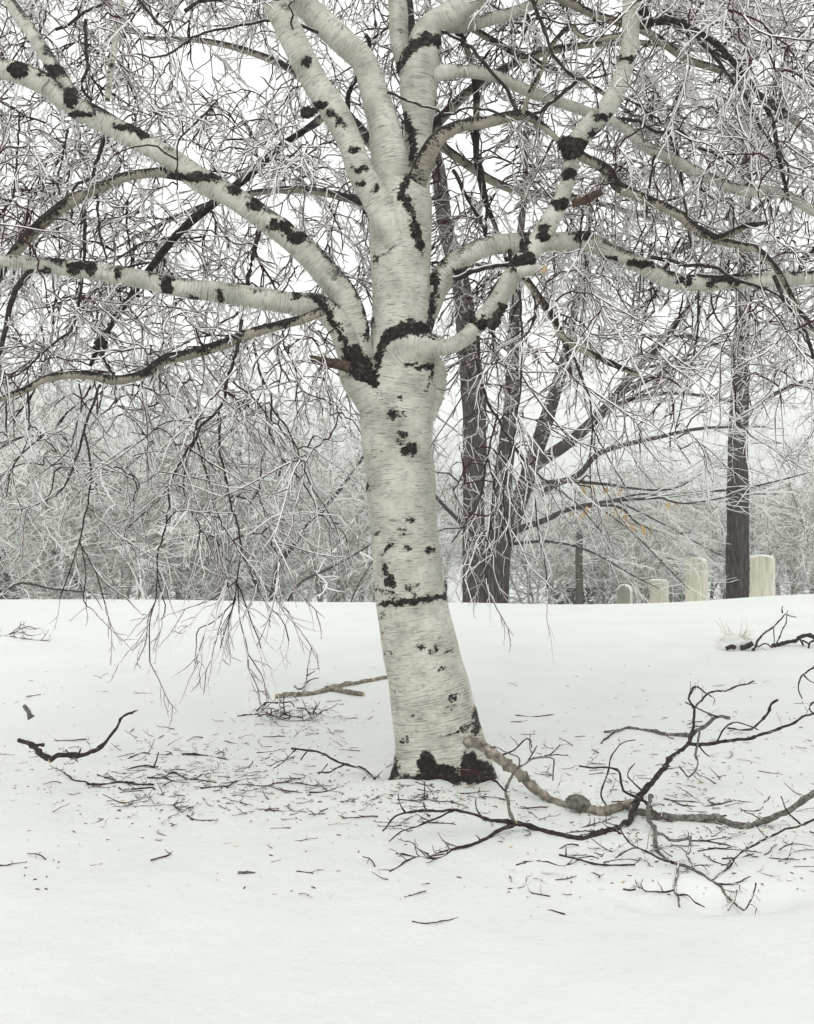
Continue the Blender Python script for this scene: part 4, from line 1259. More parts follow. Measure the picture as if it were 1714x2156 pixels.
# frosted trees and shrubs: a few grown ones, then copies
def frosted_tree_meshes(seed, h, arching):
    r = np.random.RandomState(seed)
    wood, tw = Batch(), Batch()
    pos, dr, ln = [], [], []
    def stem(p, d, L, rad, lev):
        n = max(4, int(L / 0.45))
        pts = [np.array(p, float)]; d = np.array(d, float)
        for i in range(n):
            if arching:
                d = nrm(d + r.normal(0, 0.07, 3) + np.array([0, 0, -0.055 * (1 + i / n) * (1 if lev else 0.8)]))
            else:
                d = nrm(d + r.normal(0, 0.09, 3) + np.array([0, 0, (0.03 if lev == 0 else -0.03)]))
            pts.append(pts[-1] + d * L / n)
        pts = np.array(pts)
        V, Q, S = tube(pts, np.linspace(rad, rad * 0.25, len(pts)), 6 if lev == 0 else 4)
        wood.add(V, Q, (S == 0).astype(int) if lev else np.zeros(len(Q), int))
        t = tangents(pts)
        kids = {0: 13, 1: 6}.get(lev, 0)
        for k in range(kids):
            i = int((0.22 + 0.76 * (k + r.rand()) / kids) * n); i = min(i, n)
            lat = r.normal(0, 1, 3); lat -= t[i] * (lat @ t[i]); lat = nrm(lat)
            stem(pts[i], nrm(t[i] * 0.75 + lat * 0.8 + np.array([0, 0, 0.1 if not arching else 0])), L * (0.45 if lev == 0 else 0.5) * (0.6 + 0.6 * r.rand()), rad * 0.42, lev + 1)
        if lev >= 1:
            m = int(L * (1.9 if lev == 1 else 3.0)) + 1
            for k in range(m):
                i = min(int(r.rand() * (n + 1)), n)
                lat = r.normal(0, 1, 3); lat = nrm(lat - t[i] * (lat @ t[i]))
                pos.append(pts[i]); dr.append(t[i] * 0.6 + lat + np.array([0, 0, -0.25])); ln.append(r.uniform(0.5, 1.2))
    if arching:
        for k in range(6):
            a = r.uniform(0, 6.28); tilt = r.uniform(0.1, 0.5)
            stem((0.25 * math.cos(a), 0.25 * math.sin(a), -0.3), (math.cos(a) * tilt, math.sin(a) * tilt, 1), h * r.uniform(0.75, 1.1), 0.06, 1 if k > 1 else 0)
    else:
        stem((0, 0, -0.4), (r.normal() * .08, r.normal() * .08, 1), h, 0.17, 0)
        stem((0, 0, 0.8), (r.normal() * .4, r.normal() * .4, 1), h * .8, 0.10, 0)
    place_sprigs(tw, FARS, pos, dr, ln)
    print('frosted', seed, len(pos), tw.tris())
    return (wood.data('stems', [M_GREYTWIG if arching else M_FARBARK, M_FROST]), tw.data('crown', [M_FROST, M_GREYTWIG]))

KIND = [(frosted_tree_meshes(21, 7.0, True), 'frosted_shrub'), (frosted_tree_meshes(22, 6.0, True), 'frosted_shrub'),
        (frosted_tree_meshes(23, 10.0, False), 'frosted_tree'), (frosted_tree_meshes(24, 11.0, False), 'frosted_tree')]

ORD = ['first', 'second', 'third', 'fourth', 'fifth', 'sixth', 'seventh', 'eighth', 'ninth', 'tenth', 'eleventh', 'twelfth']
def ordered(lst, ref):
    o = sorted(range(len(lst)), key=lambda i: abs(lst[i][0] - ref))
    return [ORD[o.index(i)] for i in range(len(lst))]

def frosted(k, x, y, s, rot, label, group):
    (wm, cm), nm = KIND[k]
    t = empty(nm, (x, y, float(ground(x, y))))
    t.rotation_euler = (0, 0, rot); t.scale = (s, s, s)
    tag(t, label, 'tree' if k > 1 else 'shrub', group)
    link('trunk' if k > 1 else 'stems', wm, t)
    tag(link('crown', cm, t), kind='stuff')
    return t

rows = []
r2 = np.random.RandomState(77)
# near row of arching shrubs just behind the rise, on the left
_L = [(-60, 31, 0, 1.0), (110, 36, 1, 1.0), (250, 33, 0, .95), (400, 38, 1, 1.1), (520, 34, 1, .9), (660, 36, 0, 1.0), (760, 40, 1, 1.0), (180, 46, 0, 1.2), (460, 48, 0, 1.2), (600, 50, 1, 1.2)]
for (px, d, k, s), nth in zip(_L, ordered(_L, 860)):
    frosted(k, (px - 857) / F * d, d - DC, s, r2.uniform(0, 6.28), 'arching grey frosted shrub behind the snowy rise, %s leftward from the birch trunk' % nth, 'frosted shrubs left of the birch')
_L = [(880, 44, 0, 1.0), (1130, 42, 1, .95), (1250, 45, 0, .9), (1350, 40, 1, .8), (1450, 46, 0, .95), (1640, 42, 1, .9), (1720, 38, 0, .9), (1540, 48, 1, 1.0), (1790, 44, 1, 1.0)]
for (px, d, k, s), nth in zip(_L, ordered(_L, 1553)):
    frosted(k, (px - 857) / F * d, d - DC, s, r2.uniform(0, 6.28), 'low white frosted shrub behind the gravestones, %s from the single straight dark trunk' % nth, 'frosted shrubs behind the gravestones')
_L = [(-120, 52, 2, 1.0), (80, 60, 3, .95), (240, 54, 2, 1.05), (400, 64, 3, 1.1), (600, 60, 2, 1.0), (760, 66, 3, 1.0)]
for (px, d, k, s), nth in zip(_L, ordered(_L, 860)):
    frosted(k, (px - 857) / F * d, d - DC, s, r2.uniform(0, 6.28), 'tall frosted tree behind the shrubs, %s leftward from the birch trunk' % nth, 'frosted wood left of the birch')
_L = [(930, 66, 2, .8), (1060, 70, 3, .8), (1170, 64, 2, .75), (1290, 72, 3, .75), (1400, 66, 2, .7), (1500, 74, 3, .75), (1610, 68, 2, .75), (1710, 72, 3, .8), (1800, 66, 2, .85)]
for (px, d, k, s), nth in zip(_L, ordered(_L, 1553)):
    frosted(k, (px - 857) / F * d, d - DC, s, r2.uniform(0, 6.28), 'small hazy frosted tree far beyond the gravestones, %s from the single straight trunk' % nth, 'hazy trees beyond the gravestones')

# far wood that reads as one mass
fb = Batch()
for q in range(44):
    d = r2.uniform(85, 150); px = r2.uniform(-150, 1860)
    x, y = (px - 857) / F * d, d - DC
    z = float(ground(x, y)); h = r2.uniform(7, 11) * (1.0 if px < 850 else 0.8)
    n = 26
    pos = np.stack([x + r2.normal(0, 1.6, n), y + r2.normal(0, 1.6, n), z + h * r2.uniform(0.0, 0.9, n)], -1)
    drs = r2.normal(0, 1, (n, 3)) * [1, 1, .5] + [0, 0, 0.5]
    place_sprigs(fb, LONG[:4], pos, drs, r2.uniform(2.5, 4.5, n))
    V, Q, S = tube(np.array([[x, y, z - .3], [x + r2.normal() * .3, y, z + h * .5], [x, y, z + h]]), [.2, .13, .03], 5)
    fb.add(V, Q, np.ones(len(Q), int))
o = link('far_wood', fb.data('far_wood', [M_FROST, M_FARTWIG])); tag(o, 'pale hazy wood of bare frosted trees in the far distance', 'wood', kind='stuff')

# dark forked trunks in the left thicket
def dark_trunk(label, lines, d, nsp):
    Y = d - DC
    base = px_limb([lines[0][0]], Y, 1)[0, :3]
    zb = float(ground(base[0], Y))
    t = empty('bare_tree', (base[0], Y, zb)); tag(t, label, 'tree')
    T0 = np.array(t.location)
    pos, dr, ln = [], [], []
    for k, L in enumerate(lines):
        C = px_limb(L, Y, 1)
        if k == 0:
            C[0, 2] = zb - 0.2
        o, S = rough_tube('stem', C, t, T0, [M_FARBARK, M_FROST], 10, 0.2, 0.1)
        a = side_sprigs(S, nsp, 0.5, 1.3, rb, (0, 0, -0.2), 0.1, 1.3)
        pos += a[0]; dr += a[1]; ln += a[2]
    b = Batch(); place_sprigs(b, FARS, np.array(pos) - T0, dr, ln)
    tag(link('twigs', b.data('twigs', [M_FROST, M_GREYTWIG]), t), kind='stuff')
dark_trunk('dark forked trunk in the frosted thicket left of the birch', [[(545, 1300, 26), (535, 1200, 24), (524, 1110, 22), (510, 1020, 18), (500, 940, 14), (490, 820, 8)],
            [(530, 1160, 16), (550, 1110, 15), (567, 1060, 14), (585, 1000, 11), (610, 900, 6)]], 37, 40)
dark_trunk('slender dark trunk leaning right across the frosted thicket', [[(560, 1300, 13), (583, 1205, 12), (598, 1172, 12), (650, 1110, 9), (700, 1050, 8), (745, 992, 7), (790, 920, 4)]], 33, 50)
dark_trunk('long thin sapling bent low to the right beside the birch trunk', [[(585, 1285, 5), (626, 1233, 5), (683, 1202, 4.5), (740, 1172, 4), (790, 1140, 3)]], 26, 8)
dark_trunk('short thin sapling leaning towards the birch trunk', [[(722, 1285, 3.5), (750, 1240, 3), (779, 1191, 2.5), (800, 1150, 2)]], 27, 6)
dark_trunk('long thin bough lying low across the left edge of the thicket', [[(-40, 1190, 5), (30, 1232, 5), (110, 1240, 4), (190, 1248, 3), (230, 1252, 2)]], 28, 8)
dark_trunk('slanting brown sapling in the far left of the thicket', [[(240, 1300, 8), (150, 1210, 7), (80, 1120, 6), (20, 1040, 5), (-30, 960, 3)]], 34, 40)

# dark spruces with frost, far off
def spruce(px, d, h, label):
    x, y = (px - 857) / F * d, d - DC
    t = empty('spruce_tree', (x, y, float(ground(x, y)))); tag(t, label, 'tree')
    b = Batch(); V, Q, S = tube(np.array([[0, 0, -.3], [0, 0, h * .5], [0, 0, h]]), [.16, .1, .02], 7); b.add(V, Q, np.zeros(len(Q), int))
    link('trunk', b.data('trunk', [M_FARBARK]), t)
    c = Batch(); pos, dr, ln = [], [], []
    for q in range(190):
        z = h * r2.uniform(0.08, 0.97); a = r2.uniform(0, 6.28)
        rr = (1 - z / h) * h * 0.26 + 0.1
        pos.append([0, 0, z]); dr.append([math.cos(a), math.sin(a), -0.35]); ln.append(rr * r2.uniform(.8, 1.1))
    place_sprigs(c, [(V_ * [1, 1, 1], Q_, M_) for V_, Q_, M_ in [sprig_template(3, 0.05, False, seed=500 + i) for i in range(4)]], pos, dr, ln)
    tag(link('foliage', c.data('foliage', [M_NEEDLE, M_FROST]), t), kind='stuff')
spruce(1222, 52, 6.2, 'dark spruce behind the slim post, its boughs dusted with frost')
spruce(1378, 56, 3.6, 'small dark bluish spruce behind the short square gravestone')
spruce(1432, 60, 6.0, 'dark spruce in the haze above the tall rounded gravestone')
spruce(-5, 40, 4.6, 'dark spruce at the outer edge of the left thicket')

# ---------------------------------------------------------------- gravestones and post
def gravestone(x0, x1, top, d, style, rot, mat, label):
    Y = d - DC
    k = d / F
    w = (x1 - x0) * k; cx = ((x0 + x1) / 2 - 857) * k
    zt = H - (top - 1078) * k
    zb = float(ground(cx, Y)) - 0.15
    h = zt - zb
    th = 0.21 if w > 0.45 else 0.16
    w = w * 0.92
    # outline
    pts = [(-w / 2, 0)]
    if style == 'round':
        n = 14
        for i in range(n + 1):
            a = math.pi - math.pi * i / n
            pts.append((w / 2 * math.cos(a), h - w / 2 * 0.95 + w / 2 * 0.95 * math.sin(a)))
    elif style == 'shallow':
        n = 10
        for i in range(n + 1):
            u = -1 + 2 * i / n
            pts.append((u * w / 2, h - 0.075 * (u * u)))
    elif style == 'peaked':
        for u, dz in ((-1, 0.05), (-0.5, 0.02), (0, 0), (0.5, 0.02), (1, 0.05)):
            pts.append((u * w / 2, h - dz))
    else:
        for u, dz in ((-1, 0.012), (-0.4, 0.0), (0.4, 0.004), (1, 0.01)):
            pts.append((u * w / 2, h - dz))
    pts.append((w / 2, 0))
    n = len(pts); bev = 0.018
    cen = np.array([0, h * 0.5])
    def ring(y, inset):
        out = []
        for (x, z) in pts:
            out.append((x - math.copysign(min(inset, abs(x)), x), y, z - (inset if z > 0.01 else 0)))
        return out
    V = ring(-th / 2, bev) + ring(-th / 2 + bev, 0) + ring(th / 2 - bev, 0) + ring(th / 2, bev)
    Q = []
    for L in range(3):
        for i in range(n):
            j = (i + 1) % n
            Q.append([L * n + i, L * n + j, (L + 1) * n + j, (L + 1) * n + i])
    T = []
    for base, flip in ((0, False), (3 * n, True)):
        for i in range(1, n - 1):
            T.append([base, base + i + 1, base + i] if not flip else [base, base + i, base + i + 1])
    g = empty('gravestone', (cx, Y, zb)); g.rotation_euler = (0, 0, rot)
    tag(g, label, 'gravestone')
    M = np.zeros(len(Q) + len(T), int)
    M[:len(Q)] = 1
    V = np.array(V)
    link('slab', mesh_data('slab', V, Q, [mat, M_STONEEDGE], M, T=T, smooth=False), g)
    # rime along the top edge
    top_pts = np.array([(x, 0.0, z + 0.004) for (x, z) in pts[1:-1]])
    if len(top_pts) > 1:
        Vv, Qq, S = tube(top_pts, 0.02, 6)
        Vv[:, 1] *= th / 0.04 * 0.96
        tag(link('frost_cap', mesh_data('frost_cap', Vv, Qq, [M_FROST]), g))
    return g
M_STONE1 = mat_marble('marble_pale', (0.50, 0.485, 0.38), (0.66, 0.64, 0.52), (0.15, 0.145, 0.105))
M_STONE2 = mat_marble('marble_mossy', (0.20, 0.215, 0.17), (0.30, 0.31, 0.25), (0.09, 0.10, 0.075))
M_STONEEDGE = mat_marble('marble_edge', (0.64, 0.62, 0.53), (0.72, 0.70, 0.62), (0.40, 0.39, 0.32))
gravestone(1299, 1332, 1231, 35, 'round', R(-30), M_STONE2, 'small grey-green gravestone with round top')
gravestone(1368, 1408, 1221, 33, 'flat', R(-34), M_STONE1, 'short pale square-topped gravestone next to the small round one')
gravestone(1443, 1491, 1175, 28, 'shallow', R(-34), M_STONE1, 'tall pale gravestone with gently curved top')
gravestone(1580, 1632, 1169, 27.5, 'peaked', R(-34), M_STONE1, 'tall pale gravestone with low peaked top right beside the dark trunk')

def post():
    d = 30.0; Y = d - DC; k = d / F
    x = (1219.5 - 857) * k; zb = float(ground(x, Y)) - 0.2; zt = H - (1118 - 1078) * k
    w = 0.15
    p = empty('post', (x, Y, zb)); tag(p, 'slim weathered wooden post left of the gravestones', 'post')
    h = zt - zb
    n = 12; V = []; Q = []
    for i in range(n + 1):
        z = h * i / n; s = w / 2 * (1 - 0.12 * i / n); ox = 0.01 * math.sin(i * 1.3)
        V += [(-s + ox, -s, z), (s + ox, -s, z), (s + ox, s, z), (-s + ox, s, z)]
    for i in range(n):
        for j in range(4):
            Q.append([i * 4 + j, i * 4 + (j + 1) % 4, i * 4 + 4 + (j + 1) % 4, i * 4 + 4 + j])
    Q.append([n * 4, n * 4 + 1, n * 4 + 2, n * 4 + 3])
    o = link('shaft', mesh_data('shaft', V, Q, [M_POST], smooth=False), p); o.rotation_euler = (0, 0, R(28))
    pos = [[0, -w * .6, h * r2.uniform(0.45, 1.0)] for _ in range(12)]
    drs = [[r2.normal(), -0.5 + r2.normal() * .4, 0.4 * r2.normal()] for _ in range(12)]
    b = Batch(); place_sprigs(b, FARS, pos, drs, r2.uniform(.2, .45, 12))
    tag(link('frosted_vine', b.data('frosted_vine', [M_FROST, M_GREYTWIG]), p), kind='stuff')
post()

# ---------------------------------------------------------------- fallen branches
zA = zmap(1221.7, 1401.4, 0.2872)
zB = zmap(1221.7, 1652.9, 0.2872)
zC = zmap(790.5, 1545.1, 0.2935)
zD = zmap(0, 1437.3, 0.2935)
zE = zmap(539, 1365.4, 0.1887)
zF = zmap(1426.5, 1113.9, 0.1677)

def fallen(name, label, cat, anchor, lines, group=None, twigs=0.0, tl=(0.06, 0.16)):
    """lines: (points, w0, w1, lift, mats, name). lift None: every point lies on the snow; (Ya, Yb): depths of both ends in the air"""
    A = G(*anchor); A[2] = float(ground(A[0], A[1]))
    t = empty(name, tuple(A)); tag(t, label, cat, group)
    tp, td, tl_ = [], [], []
    for ln_ in lines:
        pts, w0, w1, lift, mats, pn = ln_
        n = len(pts)
        rows = []
        for i, p in enumerate(pts):
            w = w0 + (w1 - w0) * i / max(n - 1, 1)
            if len(p) > 2: w = p[2]
            if lift is None:
                q = G(p[0], p[1])
                r = w * 0.5 * (q[1] + DC) / F
                q = G(p[0], p[1], r * 0.55)
            else:
                Y = lift[0] + (lift[1] - lift[0]) * i / max(n - 1, 1)
                q = P(p[0], p[1], Y)
                r = w * 0.5 * (Y + DC) / F
                gz = float(ground(q[0], q[1]))
                if q[2] < gz + r * 0.3:
                    q = G(p[0], p[1], r * 0.5)
            rows.append([*q, max(r, 0.0022)])
        C = np.array(rows)
        S = spline(C, 0.02)
        kink = np.array([[noise.noise(Vector(p * 9 + 17.0 * q)) for q in range(3)] for p in S[:, :3]])
        Pn = S[:, :3] + kink * 0.014 * np.minimum(np.arange(len(S)) / 4.0, 1)[:, None] + rng.normal(0, 1, (len(S), 3)) * np.minimum(S[:, 3:4] * 0.14, 0.0016)
        node = (rng.rand(len(S)) < 0.16) * rng.uniform(0.15, 0.5, len(S))
        rad = S[:, 3] * (1 + 0.10 * rng.normal(0, 1, len(S)).clip(-1.5, 1.5) + node)
        sides = 12 if S[:, 3].max() > 0.012 else 8
        V, Q, s = tube(Pn, rad, sides, phase=math.pi / sides)
        if sides == 12:
            nz = np.array([noise.noise(Vector(v * 55)) for v in V]); ax = np.repeat(Pn, sides, 0)
            V = ax + (V - ax) * (1 + 0.13 * nz)[:, None]
        if len(mats) > 1:
            fn = np.array([noise.noise(Vector(v * 26)) for v in V[Q[:, 0]]])
            M = np.where(up_faces(V, Q, 0.85) & (fn > 0.0) & (S[:, 3].max() < 0.011), 1, 0)
        else:
            M = np.zeros(len(Q), int)
        # flat broken ends
        e0, e1 = len(V), len(V) + 1
        V = np.vstack([V, Pn[:1], Pn[-1:]])
        T = [[(q + 1) % sides, q, e0] for q in range(sides)] + [[(len(Pn) - 1) * sides + q, (len(Pn) - 1) * sides + (q + 1) % sides, e1] for q in range(sides)]
        ms = list(mats) + [M_CUT if w0 > 9 else M_WOOD]
        M = np.concatenate([M, np.full(2 * sides, len(ms) - 1)])
        link(pn, mesh_data(pn, V - A, Q, ms, M, T=T), t)
        if twigs > 0 and w1 < 6:
            tt = tangents(Pn)
            for i in range(3, len(Pn)):
                if rng.rand() < twigs:
                    lat = rng.normal(0, 1, 3); lat -= tt[i] * (lat @ tt[i]); lat = nrm(lat); lat[2] = abs(lat[2]) * .6
                    tp.append(Pn[i]); td.append(tt[i] * .6 + lat); tl_.append(rng.uniform(*tl))
    if tp:
        b = Batch(); place_sprigs(b, SHORT, np.array(tp) - A, td, tl_)
        tag(link('twigs', b.data('twigs', [M_ICE, M_TWIG]), t), kind='stuff')
    return t

def spur_template(seed):
    r = np.random.RandomState(seed); b = Batch()
    def poly(pts, r0, r1):
        V, Q, S = tube(np.array(pts), np.linspace(r0, r1, len(pts)), 5); b.add(V, Q, np.array([0, 1, 1, 1, 1])[S])
    p = np.zeros(3); d = np.array([1., 0, 0]); pts = [p]
    for i in range(4):
        d = nrm(d + r.normal(0, .22, 3)); p = p + d * .25; pts.append(p)
        if r.rand() < .5 and i < 3:
            dd = nrm(d + r.normal(0, .7, 3)); poly([p, p + dd * .18, p + nrm(dd + r.normal(0, .2, 3)) * .36], .02, .012)
    poly(pts, .028, .014)
    return np.vstack(b.V), np.vstack(b.Q), np.concatenate(b.M)
SHORT = [spur_template(600 + k) for k in range(8)]

IC = [M_BRANCH, M_ICE]; PALE = [M_DEADBARK]; DK = [M_BRANCH]; LI = [M_LICHEN, M_ICE]
yb = G(1340, 1712)[1]
fallen('fallen_limb', 'large forked broken limb sprawled on the snow, its pale thick end against the birch foot', 'branch', (1213, 1700), [
    ([(978, 1560, 20), (1014, 1568, 22), (1046, 1592, 22), (1084, 1621, 21), (1110, 1645, 21), (1143, 1671, 19), (1166, 1686, 16), (1190, 1694, 17), (1213, 1698, 20), (1242, 1707, 18), (1272, 1712, 18), (1308, 1698, 18), (1340, 1690, 17)], 21, 17, (-0.42, yb), PALE, 'butt'),
    ([(1195, 1697, 14), (1205, 1690, 28), (1216, 1688, 32), (1230, 1697, 26), (1240, 1706, 14)], 20, 20, (yb + .02, yb), [M_LICHEN], 'burl'),
    ([(1330, 1694), (1337, 1707), (1377, 1716), (1423, 1723), (1466, 1726), (1503, 1720), (1532, 1732), (1561, 1742), (1595, 1733), (1624, 1722), (1670, 1702), (1714, 1673), (1770, 1640), (1820, 1625)], 16, 11, (yb, yb - .3), [M_LICHEN, M_ICE], 'stem'),
    ([(1335, 1695), (1348, 1677), (1362, 1660), (1382, 1637), (1400, 1614), (1408, 1600), (1428, 1582), (1449, 1565), (1457, 1542), (1461, 1522), (1460, 1496), (1451, 1473), (1459, 1449)], 14, 4, (yb, yb + 0.75), IC, 'side_branch'),
    ([(1461, 1492), (1477, 1473), (1495, 1460), (1523, 1454), (1552, 1447), (1588, 1436)], 5, 3.5, (yb + .68, yb + .9), IC, 'side_branch'),
    ([(1459, 1448), (1469, 1446), (1483, 1457), (1499, 1467)], 4, 2.5, (yb + .75, yb + .7), IC, 'side_branch'),
    ([(1446, 1566), (1474, 1566), (1503, 1564), (1538, 1559), (1581, 1552), (1624, 1539), (1661, 1526), (1698, 1509), (1740, 1490)], 8, 4, (yb + .5, yb + .6), IC, 'side_branch'),
    ([(1509, 1562), (1523, 1536), (1546, 1523), (1572, 1529), (1599, 1539)], 4, 2.5, (yb + .55, yb + .5), IC, 'side_branch'),
    ([(1455, 1552), (1463, 1542), (1480, 1533), (1495, 1521), (1512, 1509), (1536, 1510)], 8, 7, (yb + .55, yb + .35), LI, 'side_branch'),
    ([(1443, 1478), (1463, 1490), (1495, 1505), (1512, 1509)], 3, 3, (yb + .4, yb + .38), IC, 'side_branch'),
    ([(1474, 1540), (1469, 1562), (1466, 1588), (1469, 1608), (1451, 1635), (1437, 1625), (1428, 1612)], 5, 3, (yb + .5, yb + .45), LI, 'side_branch'),
    ([(1470, 1568), (1480, 1580), (1493, 1594)], 4, 2.5, (yb + .5, yb + .5), IC, 'side_branch'),
    ([(1372, 1705), (1365, 1694), (1342, 1680), (1314, 1668), (1308, 1646), (1302, 1625), (1279, 1614), (1250, 1617), (1222, 1612)], 7, 3.5, (yb - .1, yb - .2), IC, 'side_branch'),
    ([(1279, 1700), (1263, 1671), (1271, 1643), (1282, 1614), (1291, 1585), (1308, 1565), (1339, 1557)], 4, 2, (yb, yb + .15), IC, 'side_branch'),
    ([(1360, 1670), (1342, 1654), (1321, 1635), (1325, 1620), (1339, 1608)], 4, 2, (yb + .05, yb + .1), IC, 'side_branch'),
    ([(1340, 1685), (1337, 1697), (1331, 1713), (1322, 1733), (1294, 1745), (1265, 1753), (1222, 1765), (1187, 1758), (1157, 1753), (1128, 1743), (1084, 1733)], 13, 10, (yb - .1, yb - .38), IC, 'side_branch'),
    ([(1084, 1733), (1060, 1727), (1019, 1723), (990, 1711), (958, 1704), (931, 1705), (902, 1706), (855, 1711), (826, 1727), (805, 1748)], 8, 3, (yb - .38, yb - .45), IC, 'side_branch'),
    ([(1084, 1733), (1072, 1709), (1072, 1686), (1066, 1668), (1072, 1648), (1087, 1624), (1102, 1613), (1122, 1595), (1143, 1595), (1163, 1601), (1164, 1625), (1163, 1642)], 7, 3, (yb - .38, yb - .3), LI, 'side_branch'),
    ([(1066, 1668), (1046, 1648), (1022, 1636), (1002, 1624), (964, 1623)], 4, 4, (yb - .36, yb - .5), [M_TWIG, M_ICE], 'side_branch'),
    ([(1002, 1624), (985, 1632), (972, 1629)], 4, 3.5, (yb - .46, yb - .5), [M_TWIG, M_ICE], 'side_branch'),
    ([(1093, 1615), (1093, 1598), (1075, 1590), (1058, 1583)], 4, 2.5, (yb - .34, yb - .4), LI, 'side_branch'),
    ([(1058, 1589), (1084, 1577), (1107, 1557), (1120, 1575)], 4, 2.5, (yb - .3, yb - .3), IC, 'side_branch'),
    ([(1122, 1595), (1155, 1592), (1172, 1577), (1181, 1566)], 3, 2, (yb - .3, yb - .2), IC, 'side_branch'),
    ([(1157, 1592), (1175, 1588), (1198, 1587)], 2.5, 2, (yb - .25, yb - .2), IC, 'side_branch'),
    ([(1110, 1605), (1125, 1580), (1130, 1572)], 3, 2, (yb - .32, yb - .35), [M_TWIG, M_ICE], 'side_branch'),
    ([(1084, 1736), (1049, 1748), (1028, 1764), (996, 1778), (964, 1787), (931, 1792), (902, 1800), (876, 1803), (855, 1814), (820, 1836)], 9, 3, (yb - .38, yb - .75), IC, 'side_branch'),
    ([(948, 1791), (937, 1800), (914, 1808), (881, 1803), (834, 1800)], 4.5, 3, (yb - .58, yb - .6), IC, 'side_branch'),
    ([(902, 1798), (888, 1790), (874, 1777)], 3, 2, (yb - .62, yb - .65), IC, 'side_branch'),
    ([(958, 1704), (923, 1718), (890, 1734), (849, 1748), (820, 1771)], 5, 2.5, (yb - .42, yb - .52), IC, 'side_branch'),
    ([(899, 1706), (893, 1698), (893, 1645)], 4, 2, (yb - .43, yb - .43), IC, 'side_branch'),
    ([(854, 1711), (843, 1695), (839, 1671)], 3, 2, (yb - .44, yb - .44), IC, 'side_branch'),
    ([(1019, 1722), (1005, 1710), (998, 1692), (1000, 1680)], 4, 2, (yb - .4, yb - .4), IC, 'side_branch'),
    ([(1371, 1676), (1368, 1705), (1365, 1725), (1374, 1742), (1378, 1768), (1385, 1791), (1403, 1808), (1420, 1817), (1451, 1827), (1474, 1840), (1497, 1853), (1515, 1863), (1526, 1883), (1546, 1898), (1568, 1913)], 9, 4, (yb - .1, -2.2), LI, 'side_branch'),
    ([(1383, 1753), (1400, 1759), (1411, 1769), (1428, 1769), (1451, 1763)], 7, 6, (yb - .55, yb - .7), LI, 'side_branch'),
    ([(1452, 1755), (1451, 1788), (1449, 1802), (1460, 1827)], 6, 4, (yb - .7, yb - .95), LI, 'side_branch'),
    ([(1428, 1820), (1424, 1854), (1420, 1871), (1427, 1891), (1431, 1913)], 6, 4, (yb - .92, -2.22), LI, 'side_branch'),
    ([(1421, 1872), (1394, 1880), (1362, 1881)], 4, 2.5, (-2.0, -2.05), IC, 'side_branch'),
    ([(1425, 1884), (1447, 1887), (1462, 1906), (1480, 1913)], 3, 2.5, (-2.12, -2.25), IC, 'side_branch'),
    ([(1420, 1816), (1383, 1808), (1351, 1791), (1337, 1784), (1319, 1768), (1302, 1739)], 5, 2.5, (yb - .9, yb - .8), IC, 'side_branch'),
    ([(1337, 1784), (1317, 1795), (1299, 1808)], 3, 2, (yb - .86, yb - .95), IC, 'side_branch'),
    ([(1497, 1855), (1510, 1846), (1535, 1828), (1552, 1802), (1572, 1789), (1607, 1769), (1653, 1748), (1687, 1738), (1714, 1725), (1760, 1700)], 3.5, 5, (-1.95, -1.4), IC, 'side_branch'),
    ([(1512, 1861), (1546, 1860), (1581, 1847)], 3.5, 2.5, (-2.0, -2.0), IC, 'side_branch'),
    ([(1592, 1860), (1584, 1888), (1569, 1913)], 3.5, 3, (-2.15, -2.25), IC, 'side_branch'),
    ([(1552, 1874), (1546, 1895), (1535, 1913)], 4, 4, (-2.15, -2.25), LI, 'side_branch'),
    ([(1687, 1737), (1661, 1707), (1644, 1677)], 4, 2.5, (-1.45, -1.4), IC, 'side_branch'),
], twigs=0.17, tl=(0.04, 0.13))

fallen('fallen_branch', 'crooked dark branch with short side stub, lying apart in the snow beyond the left twigs', 'branch', (104, 1602), [
    ([(40, 1559, 9), (62, 1568, 10), (82, 1584, 11), (104, 1600, 11)], 9, 11, (-0.38, -0.55), DK, 'stem'),
    ([(104, 1601, 10), (123, 1593, 10), (153, 1590, 9), (176, 1587, 9), (203, 1577, 8), (220, 1566, 7), (235, 1546, 6), (247, 1528, 6), (258, 1508, 5), (289, 1495, 4)], 10, 4, (-0.55, -0.2), IC, 'stem'),
    ([(65, 1569), (78, 1569), (92, 1569)], 6, 6, (-0.42, -0.45), DK, 'side_branch'),
    ([(138, 1578), (150, 1592), (165, 1605)], 3, 2, (-0.6, -0.65), IC, 'side_branch'),
    ([(166, 1588), (170, 1577)], 4, 4, (-0.5, -0.5), DK, 'side_branch')], twigs=0.05)
fallen('stick', 'short thick mossy stick poking up out of the snow', 'stick', (66, 1510), [
    ([(51, 1486), (57, 1495), (66, 1512)], 9, 11, (0.75, 0.72), [M_LICHEN], 'stem')])
fallen('fallen_branch', 'forked thin dark branch, longest of those in the left twig litter', 'branch', (280, 1652), [
    ([(324, 1652), (279, 1650), (249, 1647), (191, 1654), (179, 1646), (158, 1643), (134, 1627)], 6, 3.5, None, IC, 'stem'),
    ([(252, 1647), (223, 1637), (203, 1632)], 4, 3, None, IC, 'side_branch')], twigs=0.03)
fallen('stick', 'smooth dark straight stick, thickest in the left twig litter', 'stick', (430, 1592), [
    ([(384, 1588), (426, 1590), (455, 1593), (478, 1599)], 5, 4, None, IC, 'stem')])
fallen('stick', 'short curved dark stick just below the forked thin branch', 'stick', (290, 1663), [
    ([(326, 1662), (317, 1659), (282, 1662), (258, 1663), (251, 1659)], 4, 3, None, IC, 'stem')])
